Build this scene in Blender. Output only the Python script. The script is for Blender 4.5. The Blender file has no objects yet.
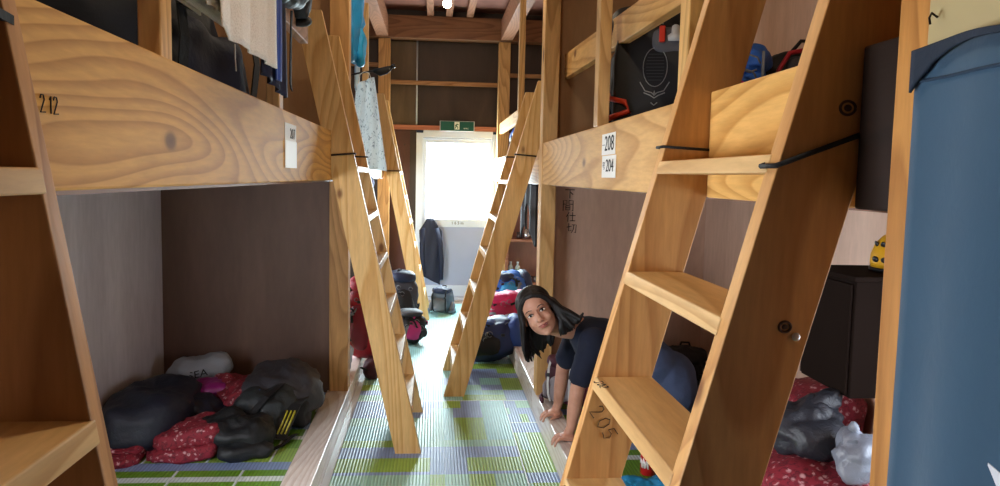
import bpy, bmesh, math, random
from mathutils import Vector, Matrix, Euler, noise
random.seed(7)
C = bpy.context.scene.collection
PI = math.pi
# ------------------------------------------------------------------ camera
CAM_R = Matrix(((0.995954682, -0.013446205, -0.088845206), (-0.087316178, 0.088639151, -0.992229301), (0.021216882, 0.995973043, 0.087106506)))
EYE = Vector((0, 0, 1.4))
cd = bpy.data.cameras.new('camera'); cam = bpy.data.objects.new('camera', cd); C.objects.link(cam)
cam.matrix_world = Matrix.Translation(EYE) @ CAM_R.to_4x4()
cd.sensor_fit = 'HORIZONTAL'; cd.sensor_width = 36; cd.lens = 27.0; cd.clip_start = 0.02; cd.clip_end = 60
bpy.context.scene.camera = cam
def P(px, py, y):
    """world point on the plane y = const seen at a photograph pixel (used to survey the room)"""
    d = CAM_R @ Vector(((px-500)/750, -(py-243)/750, -1)); return EYE + d*(y/d.y)
# ------------------------------------------------------------------ materials
def lin(c):
    f = lambda v: v/12.92 if v <= .04045 else ((v+.055)/1.055)**2.4
    if isinstance(c, str): c = [int(c[i:i+2], 16)/255 for i in (0, 2, 4)]
    return (f(c[0]), f(c[1]), f(c[2]), 1)
def newmat(name):
    m = bpy.data.materials.new(name); m.use_nodes = True
    nt = m.node_tree; b = nt.nodes['Principled BSDF']; return m, nt, b
def coords(nt, scale=(1,1,1), rot=(0,0,0), rand=True):
    tc = nt.nodes.new('ShaderNodeTexCoord'); mp = nt.nodes.new('ShaderNodeMapping')
    mp.inputs['Scale'].default_value = scale; mp.inputs['Rotation'].default_value = rot
    if rand:
        oi = nt.nodes.new('ShaderNodeObjectInfo'); mu = nt.nodes.new('ShaderNodeMath'); mu.operation = 'MULTIPLY'; mu.inputs[1].default_value = 7.0
        ad = nt.nodes.new('ShaderNodeVectorMath'); ad.operation = 'ADD'
        nt.links.new(oi.outputs['Random'], mu.inputs[0]); nt.links.new(tc.outputs['Object'], ad.inputs[0]); nt.links.new(mu.outputs[0], ad.inputs[1])
        nt.links.new(ad.outputs[0], mp.inputs['Vector'])
    else: nt.links.new(tc.outputs['Object'], mp.inputs['Vector'])
    return mp.outputs['Vector']
def ramp(nt, fac, stops, interp='LINEAR'):
    r = nt.nodes.new('ShaderNodeValToRGB'); r.color_ramp.interpolation = interp
    el = r.color_ramp.elements
    while len(el) < len(stops): el.new(.5)
    for e, (p, c) in zip(el, stops): e.position = p; e.color = c if len(c) == 4 else (*c, 1)
    nt.links.new(fac, r.inputs[0]); return r.outputs['Color']
def mixc(nt, fac, a, b, mode='MIX'):
    n = nt.nodes.new('ShaderNodeMix'); n.data_type = 'RGBA'; n.blend_type = mode
    if isinstance(fac, (int, float)): n.inputs[0].default_value = fac
    else: nt.links.new(fac, n.inputs[0])
    for v, i in ((a, 6), (b, 7)):
        if isinstance(v, tuple): n.inputs[i].default_value = v
        else: nt.links.new(v, n.inputs[i])
    return n.outputs[2]
def noise_n(nt, vec, scale, detail=3, rough=.5, dist=0):
    n = nt.nodes.new('ShaderNodeTexNoise'); n.inputs['Scale'].default_value = scale; n.inputs['Detail'].default_value = detail
    n.inputs['Roughness'].default_value = rough; n.inputs['Distortion'].default_value = dist
    nt.links.new(vec, n.inputs['Vector']); return n.outputs['Fac']
def bump(nt, b, h, strength=.3, dist=.01):
    n = nt.nodes.new('ShaderNodeBump'); n.inputs['Strength'].default_value = strength; n.inputs['Distance'].default_value = dist
    nt.links.new(h, n.inputs['Height']); nt.links.new(n.outputs[0], b.inputs['Normal'])
_w = {}
def wood(axis='y', light='d2ab72', dark='a97a45', knot='6b3f20', rot=(0,0,0), grain=30, knots=1.0, rough=.5, key=''):
    k = (axis, light, dark, rot, grain, knots, rough)
    if k in _w: return _w[k]
    m, nt, b = newmat('pine_' + axis + str(len(_w)))
    s = {'x': (.12,1,1), 'y': (1,.12,1), 'z': (1,1,.12)}[axis]
    v = coords(nt, s, rot)
    big = noise_n(nt, v, 2.6, 1.5, .5, .2)
    cx = nt.nodes.new('ShaderNodeMath'); cx.operation = 'MULTIPLY'; cx.inputs[1].default_value = grain*1.0; nt.links.new(big, cx.inputs[0])
    sn = nt.nodes.new('ShaderNodeMath'); sn.operation = 'FRACT'; nt.links.new(cx.outputs[0], sn.inputs[0])
    fine = noise_n(nt, v, 90, 3, .6)
    base = ramp(nt, sn.outputs[0], [(0, lin(light)), (.35, lin(light)), (.9, lin(dark)), (1, lin(light))])
    base = mixc(nt, .8, lin(light), base)
    f2 = ramp(nt, fine, [(.3, (.78,.76,.74,1)), (.7, (1.08,1.08,1.08,1))])
    base = mixc(nt, .6, base, f2, 'MULTIPLY')
    patch = noise_n(nt, v, 1.3, 2); pc = ramp(nt, patch, [(.35, (.86,.80,.74,1)), (.65, (1.05,1.05,1.05,1))])
    base = mixc(nt, .7, base, pc, 'MULTIPLY')
    if knots:
        s2 = {'x': (.55,1,1), 'y': (1,.55,1), 'z': (1,1,.55)}[axis]
        vk = coords(nt, s2, rot)
        vo = nt.nodes.new('ShaderNodeTexVoronoi'); vo.inputs['Scale'].default_value = 5.0*knots; nt.links.new(vk, vo.inputs['Vector'])
        kf = ramp(nt, vo.outputs['Distance'], [(0, (1,1,1,1)), (.05, (.85,.85,.85,1)), (.085, (.15,.15,.15,1)), (.13, (0,0,0,1))])
        base = mixc(nt, kf, base, lin(knot))
    nt.links.new(base, b.inputs['Base Color']); b.inputs['Roughness'].default_value = rough; b.inputs['Specular IOR Level'].default_value = .28
    bump(nt, b, fine, .12, .003)
    _w[k] = m; return m
def plywood(name, c1, c2, rough=.55):
    m, nt, b = newmat(name)
    v = coords(nt, (1, 1, .22), rand=False)
    n1 = noise_n(nt, v, 3.0, 4, .55, .6); n2 = noise_n(nt, v, 40, 3, .6)
    col = ramp(nt, n1, [(.3, lin(c2)), (.7, lin(c1))])
    col = mixc(nt, .35, col, ramp(nt, n2, [(.35, (.8,.8,.8,1)), (.65, (1.1,1.1,1.1,1))]), 'MULTIPLY')
    vo = nt.nodes.new('ShaderNodeTexVoronoi'); vo.inputs['Scale'].default_value = 2.3; nt.links.new(coords(nt, rand=False), vo.inputs['Vector'])
    sp = ramp(nt, vo.outputs['Distance'], [(0, (1,1,1,1)), (.025, (.7,.7,.7,1)), (.04, (0,0,0,1))])
    col = mixc(nt, sp, col, lin('2c1a12'))
    nt.links.new(col, b.inputs['Base Color']); b.inputs['Roughness'].default_value = rough; return m
def plain(name, c, rough=.6, metal=0, var=.12, scale=12, bumpy=0, emit=None, trans=0, sheen=0):
    m, nt, b = newmat(name); c = lin(c)
    v = coords(nt)
    n = noise_n(nt, v, scale, 3)
    col = mixc(nt, n, tuple(x*(1-var) for x in c[:3])+(1,), tuple(min(1, x*(1+var)) for x in c[:3])+(1,))
    nt.links.new(col, b.inputs['Base Color']); b.inputs['Roughness'].default_value = rough; b.inputs['Metallic'].default_value = metal
    if bumpy: bump(nt, b, noise_n(nt, v, scale*5, 3), bumpy, .004)
    if emit: b.inputs['Emission Color'].default_value = lin(emit[0]); b.inputs['Emission Strength'].default_value = emit[1]
    if trans: b.inputs['Transmission Weight'].default_value = trans
    if sheen: b.inputs['Sheen Weight'].default_value = sheen
    return m
def fabric(name, c, rough=.8, weave=500, var=.2, wr=.25, sheen=0.0):
    m, nt, b = newmat(name); c = lin(c); v = coords(nt)
    n = noise_n(nt, v, 9, 4)
    col = mixc(nt, n, tuple(x*(1-var) for x in c[:3])+(1,), tuple(min(1, x*(1+var)) for x in c[:3])+(1,))
    nt.links.new(col, b.inputs['Base Color']); b.inputs['Roughness'].default_value = rough; b.inputs['Sheen Weight'].default_value = sheen
    bump(nt, b, noise_n(nt, v, 28, 4, .6, .5), wr, .012); return m
def floral(name, base='8a2030', petal='d4a6a8', deep='621020'):
    m, nt, b = newmat(name); v = coords(nt)
    vo = nt.nodes.new('ShaderNodeTexVoronoi'); vo.inputs['Scale'].default_value = 42; nt.links.new(v, vo.inputs['Vector'])
    n = noise_n(nt, v, 45, 3, .6, 1.5)
    col = ramp(nt, n, [(.38, lin(deep)), (.5, lin(base)), (.64, lin(base))])
    fl = ramp(nt, vo.outputs['Distance'], [(0, (1,1,1,1)), (.22, (.8,.8,.8,1)), (.42, (0,0,0,1))])
    n3 = ramp(nt, noise_n(nt, v, 60, 2, .5, 1), [(.47, (0,0,0,1)), (.55, (1,1,1,1))])
    f2 = nt.nodes.new('ShaderNodeMath'); f2.operation = 'MULTIPLY'; nt.links.new(fl, f2.inputs[0]); nt.links.new(n3, f2.inputs[1])
    col = mixc(nt, f2.outputs[0], col, lin(petal))
    nt.links.new(col, b.inputs['Base Color']); b.inputs['Roughness'].default_value = .75
    bump(nt, b, noise_n(nt, v, 20, 3), .3, .015); return m
PI_STILE = lambda a: wood('z', 'd0a064', 'b07c42', rot=(0, a, 0), knots=.9)
# ------------------------------------------------------------------ mesh helpers
class MB:
    def __init__(s): s.bm = bmesh.new()
    def box(s, x0, x1, y0, y1, z0, z1):
        vs = [s.bm.verts.new((x, y, z)) for x in (x0, x1) for y in (y0, y1) for z in (z0, z1)]
        for f in ((0,1,3,2), (4,6,7,5), (0,4,5,1), (2,3,7,6), (0,2,6,4), (1,5,7,3)): s.bm.faces.new([vs[i] for i in f])
        return s
    def prism(s, poly, y0, y1, plane='xz'):
        f = {'xz': lambda a, b, d: (a, d, b), 'xy': lambda a, b, d: (a, b, d), 'yz': lambda a, b, d: (d, a, b)}[plane]
        A = [s.bm.verts.new(f(a, b, y0)) for a, b in poly]; B = [s.bm.verts.new(f(a, b, y1)) for a, b in poly]
        n = len(poly)
        s.bm.faces.new(A); s.bm.faces.new(B[::-1])
        for i in range(n): s.bm.faces.new((A[i], B[i], B[(i+1) % n], A[(i+1) % n]))
        return s
    def tube(s, pts, r, seg=8, flat=1.0, caps=True, up=None):
        pts = [Vector(p) for p in pts]; n = len(pts); rs = r if isinstance(r, (list, tuple)) else [r]*n
        rings = []; ref = None
        for i, p in enumerate(pts):
            t = (pts[min(i+1, n-1)] - pts[max(i-1, 0)])
            t = t.normalized() if t.length > 1e-9 else Vector((0,0,1))
            if ref is None:
                ref = Vector(up) if up else (Vector((0,0,1)) if abs(t.z) < .9 else Vector((1,0,0)))
            a = t.cross(ref)
            if a.length < 1e-6: a = t.orthogonal()
            a.normalize(); b = a.cross(t).normalized(); ref = b
            rings.append([s.bm.verts.new(p + a*(math.cos(2*PI*k/seg)*rs[i]) + b*(math.sin(2*PI*k/seg)*rs[i]*flat)) for k in range(seg)])
        for A, B in zip(rings, rings[1:]):
            for k in range(seg): s.bm.faces.new((A[k], A[(k+1) % seg], B[(k+1) % seg], B[k]))
        if caps and seg > 2:
            s.bm.faces.new(rings[0][::-1]); s.bm.faces.new(rings[-1])
        return s
    def lathe(s, prof, seg=20, center=(0,0,0)):
        c = Vector(center); rings = []
        for r, z in prof:
            rings.append([s.bm.verts.new(c + Vector((r*math.cos(2*PI*k/seg), r*math.sin(2*PI*k/seg), z))) for k in range(seg)])
        for A, B in zip(rings, rings[1:]):
            for k in range(seg): s.bm.faces.new((A[k], A[(k+1) % seg], B[(k+1) % seg], B[k]))
        s.bm.faces.new(rings[0][::-1]); s.bm.faces.new(rings[-1]); return s
    def ribbon(s, pts, w, th=.003, wdir=(1,0,0)):
        """flat strap of width w (along wdir) and thickness th following pts"""
        pts = [Vector(p) for p in pts]; wd = Vector(wdir).normalized(); n = len(pts); R = []
        for i, p in enumerate(pts):
            t = (pts[min(i+1, n-1)] - pts[max(i-1, 0)]).normalized(); a = (wd - t*wd.dot(t)).normalized(); b = t.cross(a)
            R.append([s.bm.verts.new(p + a*sx*w/2 + b*sy*th/2) for sx, sy in ((-1,-1), (1,-1), (1,1), (-1,1))])
        for A, B in zip(R, R[1:]):
            for k in range(4): s.bm.faces.new((A[k], A[(k+1) % 4], B[(k+1) % 4], B[k]))
        s.bm.faces.new(R[0][::-1]); s.bm.faces.new(R[-1]); return s
    def ell(s, c, r, e=1.0, seg=24, rings=14, rot=None):
        """superellipsoid: e=1 ball, e->0 box"""
        c = Vector(c); pw = lambda v: math.copysign(abs(v)**e, v); M = rot.to_matrix() if rot else Matrix.Identity(3)
        top = s.bm.verts.new(c + M @ Vector((0,0,r[2]))); bot = s.bm.verts.new(c + M @ Vector((0,0,-r[2]))); R = []
        for i in range(1, rings):
            ph = PI/2 - PI*i/rings
            R.append([s.bm.verts.new(c + M @ Vector((r[0]*pw(math.cos(ph))*pw(math.cos(2*PI*k/seg)), r[1]*pw(math.cos(ph))*pw(math.sin(2*PI*k/seg)), r[2]*pw(math.sin(ph))))) for k in range(seg)])
        for k in range(seg):
            s.bm.faces.new((top, R[0][k], R[0][(k+1) % seg])); s.bm.faces.new((bot, R[-1][(k+1) % seg], R[-1][k]))
        for A, B in zip(R, R[1:]):
            for k in range(seg): s.bm.faces.new((A[k], B[k], B[(k+1) % seg], A[(k+1) % seg]))
        return s
    def wrinkle(s, amp, freq, seed=0, floor=None, oct=3, ridged=False, aniso=(1,1,1)):
        s.bm.normal_update(); off = Vector((seed*3.7, seed*1.3, seed*5.1)); mv = []
        for v in s.bm.verts:
            q = Vector((v.co.x*aniso[0], v.co.y*aniso[1], v.co.z*aniso[2]))*freq + off
            n = noise.fractal(q, 1.0, 2.0, oct)
            if ridged: n = .6 - abs(n)*2.2
            mv.append((v, v.normal*amp*n))
        for v, d in mv:
            v.co += d
            if floor is not None and v.co.z < floor: v.co.z = floor
        return s
    def build(s, name, mat, parent=None, smooth=False, bevel=0, sub=0, props=None):
        bmesh.ops.recalc_face_normals(s.bm, faces=s.bm.faces[:])
        me = bpy.data.meshes.new(name); s.bm.to_mesh(me); s.bm.free()
        o = bpy.data.objects.new(name, me); C.objects.link(o)
        if mat: me.materials.append(mat)
        if smooth: me.polygons.foreach_set('use_smooth', [True]*len(me.polygons))
        if bevel:
            md = o.modifiers.new('bevel', 'BEVEL'); md.width = bevel; md.segments = 2; md.limit_method = 'ANGLE'; md.angle_limit = .7
        if sub:
            md = o.modifiers.new('sub', 'SUBSURF'); md.levels = sub; md.render_levels = sub
        if parent: o.parent = parent
        return o
def tag(o, label=None, cat=None, group=None, kind=None):
    if label: o['label'] = label
    if cat: o['category'] = cat
    if group: o['group'] = group
    if kind: o['kind'] = kind
    return o
def thing(name, label, cat, loc=(0,0,0), rot=(0,0,0), group=None):
    o = bpy.data.objects.new(name, None); C.objects.link(o); o.empty_display_size = .05
    o.location = loc; o.rotation_euler = rot; return tag(o, label, cat, group)
def struct(name, mb, m, bevel=0): o = mb.build(name, m, bevel=bevel); o['kind'] = 'structure'; return o
def text_mesh(body, size):
    cu = bpy.data.curves.new('txt', 'FONT'); cu.body = body; cu.size = size; cu.align_x = 'CENTER'; cu.align_y = 'CENTER'; cu.extrude = .0004; cu.resolution_u = 3
    o = bpy.data.objects.new('txt', cu); C.objects.link(o); bpy.context.view_layer.update()
    me = bpy.data.meshes.new_from_object(o.evaluated_get(bpy.context.evaluated_depsgraph_get())); bpy.data.objects.remove(o); return me
def text_part(name, body, size, M, mat, parent, sx=1.0):
    me = text_mesh(body, size); me.transform(Matrix.Diagonal((sx,1,1,1))); me.transform(M); me.materials.clear(); me.materials.append(mat)
    o = bpy.data.objects.new(name, me); C.objects.link(o); o.parent = parent; return o
def frame_m(o, u, v):
    u = Vector(u).normalized(); v = Vector(v).normalized(); n = u.cross(v)
    return Matrix(((u.x, v.x, n.x, o[0]), (u.y, v.y, n.y, o[1]), (u.z, v.z, n.z, o[2]), (0,0,0,1)))
def strokes(name, lines, o, u, v, mat, parent, r=.0018, h=1.0):
    """pen strokes drawn on a surface: 2-D polylines placed in the frame (o; u, v)"""
    mb = MB(); u = Vector(u).normalized(); v = Vector(v).normalized(); n = u.cross(v)
    for L in lines: mb.tube([Vector(o) + u*a*h + v*b*h for a, b in L], r, 5)
    return mb.build(name, mat, parent)
#PARTS
WORLD = set()
_ob = MB.build
def _build(s, name, mat, parent=None, **k):
    o = _ob(s, name, mat, parent, **k)
    if parent is not None and parent.name in WORLD: o.matrix_parent_inverse = Matrix.Translation(-Vector(parent.location))
    return o
MB.build = _build
def wthing(name, label, cat, loc, group=None):
    o = thing(name, label, cat, loc, (0,0,0), group); WORLD.add(o.name); return o
# ------------------------------------------------------------------ palette
M = {}
M['lauan'] = plywood('lauan_plywood', '8f6a58', '6e4c3e')
M['lauan_pink'] = plywood('lauan_pink', 'dab8a2', 'b8947e')
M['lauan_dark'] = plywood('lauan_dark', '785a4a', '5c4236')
M['wall_grey'] = plywood('greyed_plywood', 'dcd6da', 'c2babf')
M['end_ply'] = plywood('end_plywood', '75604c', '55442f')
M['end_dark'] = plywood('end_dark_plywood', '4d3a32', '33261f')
M['red_dark'] = plywood('stained_board', '5e2f26', '45211b')
M['shelf_ply'] = plywood('shelf_plywood', 'b58376', '98695c')
M['ceil'] = plywood('ceiling_board', 'a06e5e', '86584a')
M['floor'] = wood('y', 'b9a08a', '97806c', knots=0, rough=.3)
M['white'] = plain('white_paint', 'd8e6fa', .45, var=.03)
M['grey_panel'] = plain('grey_door_panel', 'acb6d4', .5, var=.06, scale=6)
M['black'] = fabric('black_nylon', '15161a', .6)
M['cord'] = fabric('black_cord', '0c0b0b', .8)
M['ink'] = plain('ink', '1a1412', .8)
M['paper'] = plain('paper_white', 'e4e2dc', .7, var=.03)
RAILY = wood('y', 'd9a75c', 'ad7836', '6a4426', grain=42, knots=.8, rough=.68)
RAILW = wood('y', 'd2a566', 'b08042', '6a4426', grain=30, knots=.7, rough=.66)
POST = wood('z', 'cc9e66', 'a67a4a', knots=.7)
POSTL = wood('z', 'dcb278', 'b88a54', knots=.6)
BEAMY = wood('y', 'a2745a', '825942', knots=.5)
BEAMX = wood('x', '946a4c', '76513a', knots=.5)
KERBY = wood('y', 'f2ebe8', 'd8c6bc', knots=.8, rough=.33)
# ------------------------------------------------------------------ shell
XL, XR, YB, YE, ZC = -1.56, 1.60, -2.2, 8.45, 3.2
struct('floor', MB().box(XL-.1, XR+.1, YB-.1, YE+.1, -.1, 0), M['floor'])
struct('ceiling', MB().box(XL-.1, XR+.1, YB-.1, YE+.1, ZC, ZC+.1), M['ceil'])
VY0, VY1, VZ0, VZ1 = 1.12, 2.3, .46, 1.27          # low side window of the near left bay
UY0, UY1 = 5.5, 7.0                                # added unseen window in the farther left bay, for fill light
struct('wall_left', MB().box(XL-.1, XL, YB, VY0, 0, ZC).box(XL-.1, XL, VY1, UY0, 0, ZC).box(XL-.1, XL, UY1, YE, 0, ZC).box(XL-.1, XL, UY0, UY1, 0, VZ0).box(XL-.1, XL, UY0, UY1, VZ1, ZC).box(XL-.1, XL, VY0, VY1, 0, VZ0).box(XL-.1, XL, VY0, VY1, VZ1, ZC), M['wall_grey'])
w2 = struct('window_2', MB().box(XL-.08, XL, VY0, VY0+.04, VZ0, VZ1).box(XL-.08, XL, VY1-.04, VY1, VZ0, VZ1).box(XL-.08, XL, VY0+.04, VY1-.04, VZ0, VZ0+.04).box(XL-.08, XL, VY0+.04, VY1-.04, VZ1-.04, VZ1).box(XL-.07, XL-.01, 1.69, 1.73, VZ0+.04, VZ1-.04), M['white'], bevel=.003)
WY0, WY1, WZ0, WZ1 = 1.0, 1.78, .66, 1.30      # low side window of the near right bay
struct('wall_right', MB().box(XR, XR+.1, YB, WY0, 0, ZC).box(XR, XR+.1, WY1, YE, 0, ZC).box(XR, XR+.1, WY0, WY1, 0, WZ0).box(XR, XR+.1, WY0, WY1, WZ1, ZC), M['lauan_pink'])
w1 = struct('window_1', MB().box(XR, XR+.08, WY0, WY0+.04, WZ0, WZ1).box(XR, XR+.08, WY1-.04, WY1, WZ0, WZ1).box(XR, XR+.08, WY0+.04, WY1-.04, WZ0, WZ0+.04).box(XR, XR+.08, WY0+.04, WY1-.04, WZ1-.04, WZ1).box(XR+.01, XR+.07, 1.37, 1.41, WZ0+.04, WZ1-.04), M['white'], bevel=.003)
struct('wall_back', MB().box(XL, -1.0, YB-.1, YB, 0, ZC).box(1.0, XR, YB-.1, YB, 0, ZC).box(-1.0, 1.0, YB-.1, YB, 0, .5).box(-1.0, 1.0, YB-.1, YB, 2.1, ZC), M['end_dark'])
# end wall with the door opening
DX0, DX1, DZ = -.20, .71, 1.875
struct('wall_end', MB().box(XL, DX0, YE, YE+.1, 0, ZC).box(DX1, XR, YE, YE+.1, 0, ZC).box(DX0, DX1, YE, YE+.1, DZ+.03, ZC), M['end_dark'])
struct('trim_1', MB().box(-.49, -.20, YE-.012, YE-.002, 1.96, 2.86), M['end_ply'])
struct('trim_2', MB().box(-.56, -.27, YE-.012, YE-.002, 0, 1.9), M['red_dark'])
struct('trim_3', MB().box(.76, XR, YE-.014, YE-.002, 0, 1.9), M['shelf_ply'])
struct('trim_4', MB().box(-.6, .78, YE-.05, YE-.002, 1.905, 1.955), wood('x', 'b0725a', '8d5644', knots=0))   # header board over the door
# door: white frame, frosted pane above, grey panel below
struct('trim_5', MB().box(DX0, DX0+.075, YE-.03, YE+.06, 0, DZ).box(DX1-.06, DX1, YE-.03, YE+.06, 0, DZ).box(DX0+.075, DX1-.06, YE-.03, YE+.06, DZ-.05, DZ+.03).box(DX0+.075, DX1-.06, YE-.03, YE+.06, 0, .035), M['white'], bevel=.004)
d = struct('door_1', MB().box(-.125, -.085, YE, YE+.04, .04, 1.82).box(.61, .65, YE, YE+.04, .04, 1.82).box(-.085, .61, YE, YE+.04, 1.77, 1.82).box(-.085, .61, YE-.004, YE+.04, .83, .92).box(-.085, .61, YE, YE+.04, .04, .17), M['white'], bevel=.003)
MB().box(-.085, .61, YE+.012, YE+.03, .17, .83).build('door_panel', M['grey_panel'], d)
m, nt, b = newmat('frosted_daylight'); b.inputs['Base Color'].default_value = (.9,.9,.9,1); b.inputs['Roughness'].default_value = .4
b.inputs['Emission Color'].default_value = (.86,.95,1,1); b.inputs['Emission Strength'].default_value = 9.0
MB().box(-.085, .61, YE+.015, YE+.025, .92, 1.77).build('door_pane', m, d)
text_part('lettering', '1 6 5 m', .045, frame_m((.27, YE-.0055, .876), (1,0,0), (0,0,1)), M['ink'], d)
for k in range(1):
    pass
# conduit and battens on the end wall
tag(MB().tube([(-.2, YE-.03, 1.96), (-.2, YE-.03, 2.87)], .009, 10).build('conduit_pipe', plain('pipe_grey', 'c4ccd4', .4), smooth=True), 'thin pale vertical conduit pipe on the wall above the door', 'pipe')
tag(MB().box(-.5, .70, YE-.09, YE-.05, 2.39, 2.435).build('wall_batten', wood('x', 'b58a62', '8f683f', knots=0), bevel=.004), 'long horizontal wooden batten crossing the wall above the exit sign', 'batten')
tag(MB().box(.81, 1.5, YE-.09, YE-.05, 2.50, 2.545).build('wall_batten', wood('x', 'b58a62', '8f683f', knots=0), bevel=.004), 'short horizontal batten on the dark end wall at the far right, upper of two', 'batten')
tag(MB().box(.81, 1.5, YE-.09, YE-.05, 2.06, 2.105).build('wall_batten', wood('x', 'b58a62', '8f683f', knots=0), bevel=.004), 'short horizontal batten on the dark end wall at the far right, lower of two', 'batten')
tag(MB().box(-1.4, -.62, YE-.09, YE-.05, 2.57, 2.615).build('wall_batten', wood('x', 'b58a62', '8f683f', knots=0), bevel=.004), 'short horizontal batten on the end wall behind the left end post', 'batten')
# end posts, ceiling beams
struct('post_left', MB().box(-.61, -.485, 8.25, 8.37, 0, 2.86), POST, bevel=.004)
struct('post_right', MB().box(.685, .81, 8.25, 8.37, 0, 2.86), POSTL, bevel=.004)
struct('beam_cross', MB().box(XL, XR, 8.22, 8.38, 2.865, 3.10), BEAMX, bevel=.004)
struct('beam_left', MB().box(-.63, -.505, YB, 8.22, 2.875, 3.09), BEAMY, bevel=.004)
struct('beam_right', MB().box(.70, .825, YB, 8.22, 2.875, 3.09), BEAMY, bevel=.004)
for i, x in enumerate((-.06, .14, .36)):
    struct('beam_joist', MB().box(x-.035, x+.035, YB, 8.22, 3.10, 3.2), BEAMY, bevel=.003)
# ------------------------------------------------------------------ bays
KL, KR = .11, .156
# partitions across the bays
def partition(nm, x0, x1, y, m, z0=.09, z1=ZC): struct(nm, MB().box(x0, x1, y, y+.03, z0, z1), m)
M['lamplit_ply'] = plywood('lamplit_plywood', 'b0885e', '8c6a46')  # upper halves of the same panels; lamplight is put into the tan colour
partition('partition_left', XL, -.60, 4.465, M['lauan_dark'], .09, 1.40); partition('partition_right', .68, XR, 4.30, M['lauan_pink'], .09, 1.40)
partition('partition_left_upper', XL, -.60, 4.465, M['lamplit_ply'], 1.40); partition('partition_right_upper', .68, XR, 4.30, M['lamplit_ply'], 1.40)
partition('partition_left_near', XL, -.60, .58, M['lauan_dark']); partition('partition_right_near', .68, XR, .86, M['lauan_dark'])
def post(x0, x1, y0, y1, z0, z1, m, label):
    return tag(MB().box(x0, x1, y0, y1, z0, z1).build('bunk_post', m, bevel=.004), label, 'post')
post(-.605, -.495, 4.44, 4.55, KL, 2.875, POST, 'square brown post at the far end of the left bunk, standing on the kerb')
post(.60, .685, 4.185, 4.295, KR, 2.875, POSTL, 'square post at the far end of the right bunk, behind the kneeling person')
post(.605, .675, .888, .957, KR, 2.875, wood('z', 'c8904e', 'a56f38', knots=.5), 'tall orange-toned post between the near ladder and the blue curtain')
# raised sleeping floors
def platform(nm, x0, x1, y0, y1, z): tag(struct(nm, MB().box(x0, x1, y0, y1, 0, z), M['lauan']), None)
platform('floor_bunk_left', XL, -.62, YB, YE-.3, .09); platform('floor_bunk_right', .70, XR, YB, YE-.3, .115)
platform('floor_upper_left', XL, -.545, YB, YE-.3, .09); bpy.data.objects['floor_upper_left'].location.z = 1.36
platform('floor_upper_right', .66, XR, YB, YE-.3, .09); bpy.data.objects['floor_upper_right'].location.z = 1.36
# kerb boards
def kerb(x0, x1, y0, y1, z, label):
    return tag(MB().box(x0, x1, y0, y1, 0, z).build('kerb_board', KERBY, bevel=.005), label, 'board')
kerb(-.62, -.49, .3, 4.62, KL, 'long pale kerb board along the left sleeping platform in front')
kerb(-.62, -.49, 4.63, 8.2, KL, 'pale kerb board of the farther left bay, beside the red backpack')
kerb(.605, .70, .3, 4.40, KR, 'long wooden kerb board under the person\'s hands on the right')
kerb(.605, .70, 4.41, 8.2, KR, 'kerb board of the farther right bay, behind the post beside the backpacks')
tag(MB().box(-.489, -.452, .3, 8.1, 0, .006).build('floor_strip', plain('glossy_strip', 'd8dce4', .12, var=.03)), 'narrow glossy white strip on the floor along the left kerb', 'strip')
# bed rails: deep boards, notched where the ladders pass
def rail(x0, x1, segs, z0, z1, m, label):
    mb = MB()
    for a, b_ in segs: mb.box(x0, x1, a, b_, z0, z1)
    return tag(mb.build('bed_rail', m, bevel=.004), label, 'rail')
LR = rail(-.53, -.49, [(.86, 3.655)], 1.37, 1.606, RAILY, 'deep pine bed rail of the left bunk with cathedral grain and a white label')
rail(-.53, -.49, [(3.73, 4.33)], 1.37, 1.606, RAILY, 'short pine rail piece between the uprights of the nearer left aisle ladder')
RR = rail(.605, .645, [(1.682, 4.18)], 1.365, 1.598, RAILW, 'deep pale bed rail of the right bunk with two white number labels')
rail(.605, .645, [(1.092, 1.628)], 1.365, 1.598, wood('y', 'd9ab64', 'b5823f', '6a4426', grain=30, knots=1.1), 'short grained rail piece between the uprights of the near right ladder')
rail(.61, .65, [(.958, 1.045)], 1.365, 1.598, wood('y', '22130a', '1a0f08', knots=0), 'rail stub, coloured dark for ladder shade, between the near right ladder and the orange-toned post')  # shade of the ladder stile put into the near-black wood colour
rail(-.515, -.475, [(4.56, 7.18)], 1.375, 1.60, RAILW, 'bright far-left bed rail lit by the door, behind the hanging bag')
rail(.655, .695, [(4.40, 8.24)], 1.365, 1.60, RAILW, 'pale far-right bed rail lit by the door, below the blue bundle')
# guard rails and uprights of the upper bunks
def upright(x0, x1, y0, y1, z0, z1, m, label): return tag(MB().box(x0, x1, y0, y1, z0, z1).build('upright_post', m, bevel=.003), label, 'post')
upright(-.545, -.503, 1.455, 1.515, 1.607, 2.875, POSTL, 'upright post on the near left bed rail, left of the hanging towel')
upright(-.545, -.503, 2.52, 2.58, 1.607, 2.875, POSTL, 'upright post on the left bed rail behind the hanging grey jacket')
upright(.607, .652, 2.80, 2.87, 1.599, 2.875, POSTL, 'upright post on the right bed rail left of the black backpack')
upright(.607, .652, 1.80, 1.87, 1.599, 2.875, wood('z', 'd9b070', 'b78a4a', knots=.5), 'upright post on the right bed rail right of the black backpack')
upright(-.515, -.475, 5.45, 5.52, 1.601, 2.60, POSTL, 'slim upright post on the far-left bed rail beside the white bag')
upright(.655, .70, 5.95, 6.02, 1.601, 2.875, POSTL, 'slim upright post on the far-right bed rail above the blue bundle')
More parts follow.
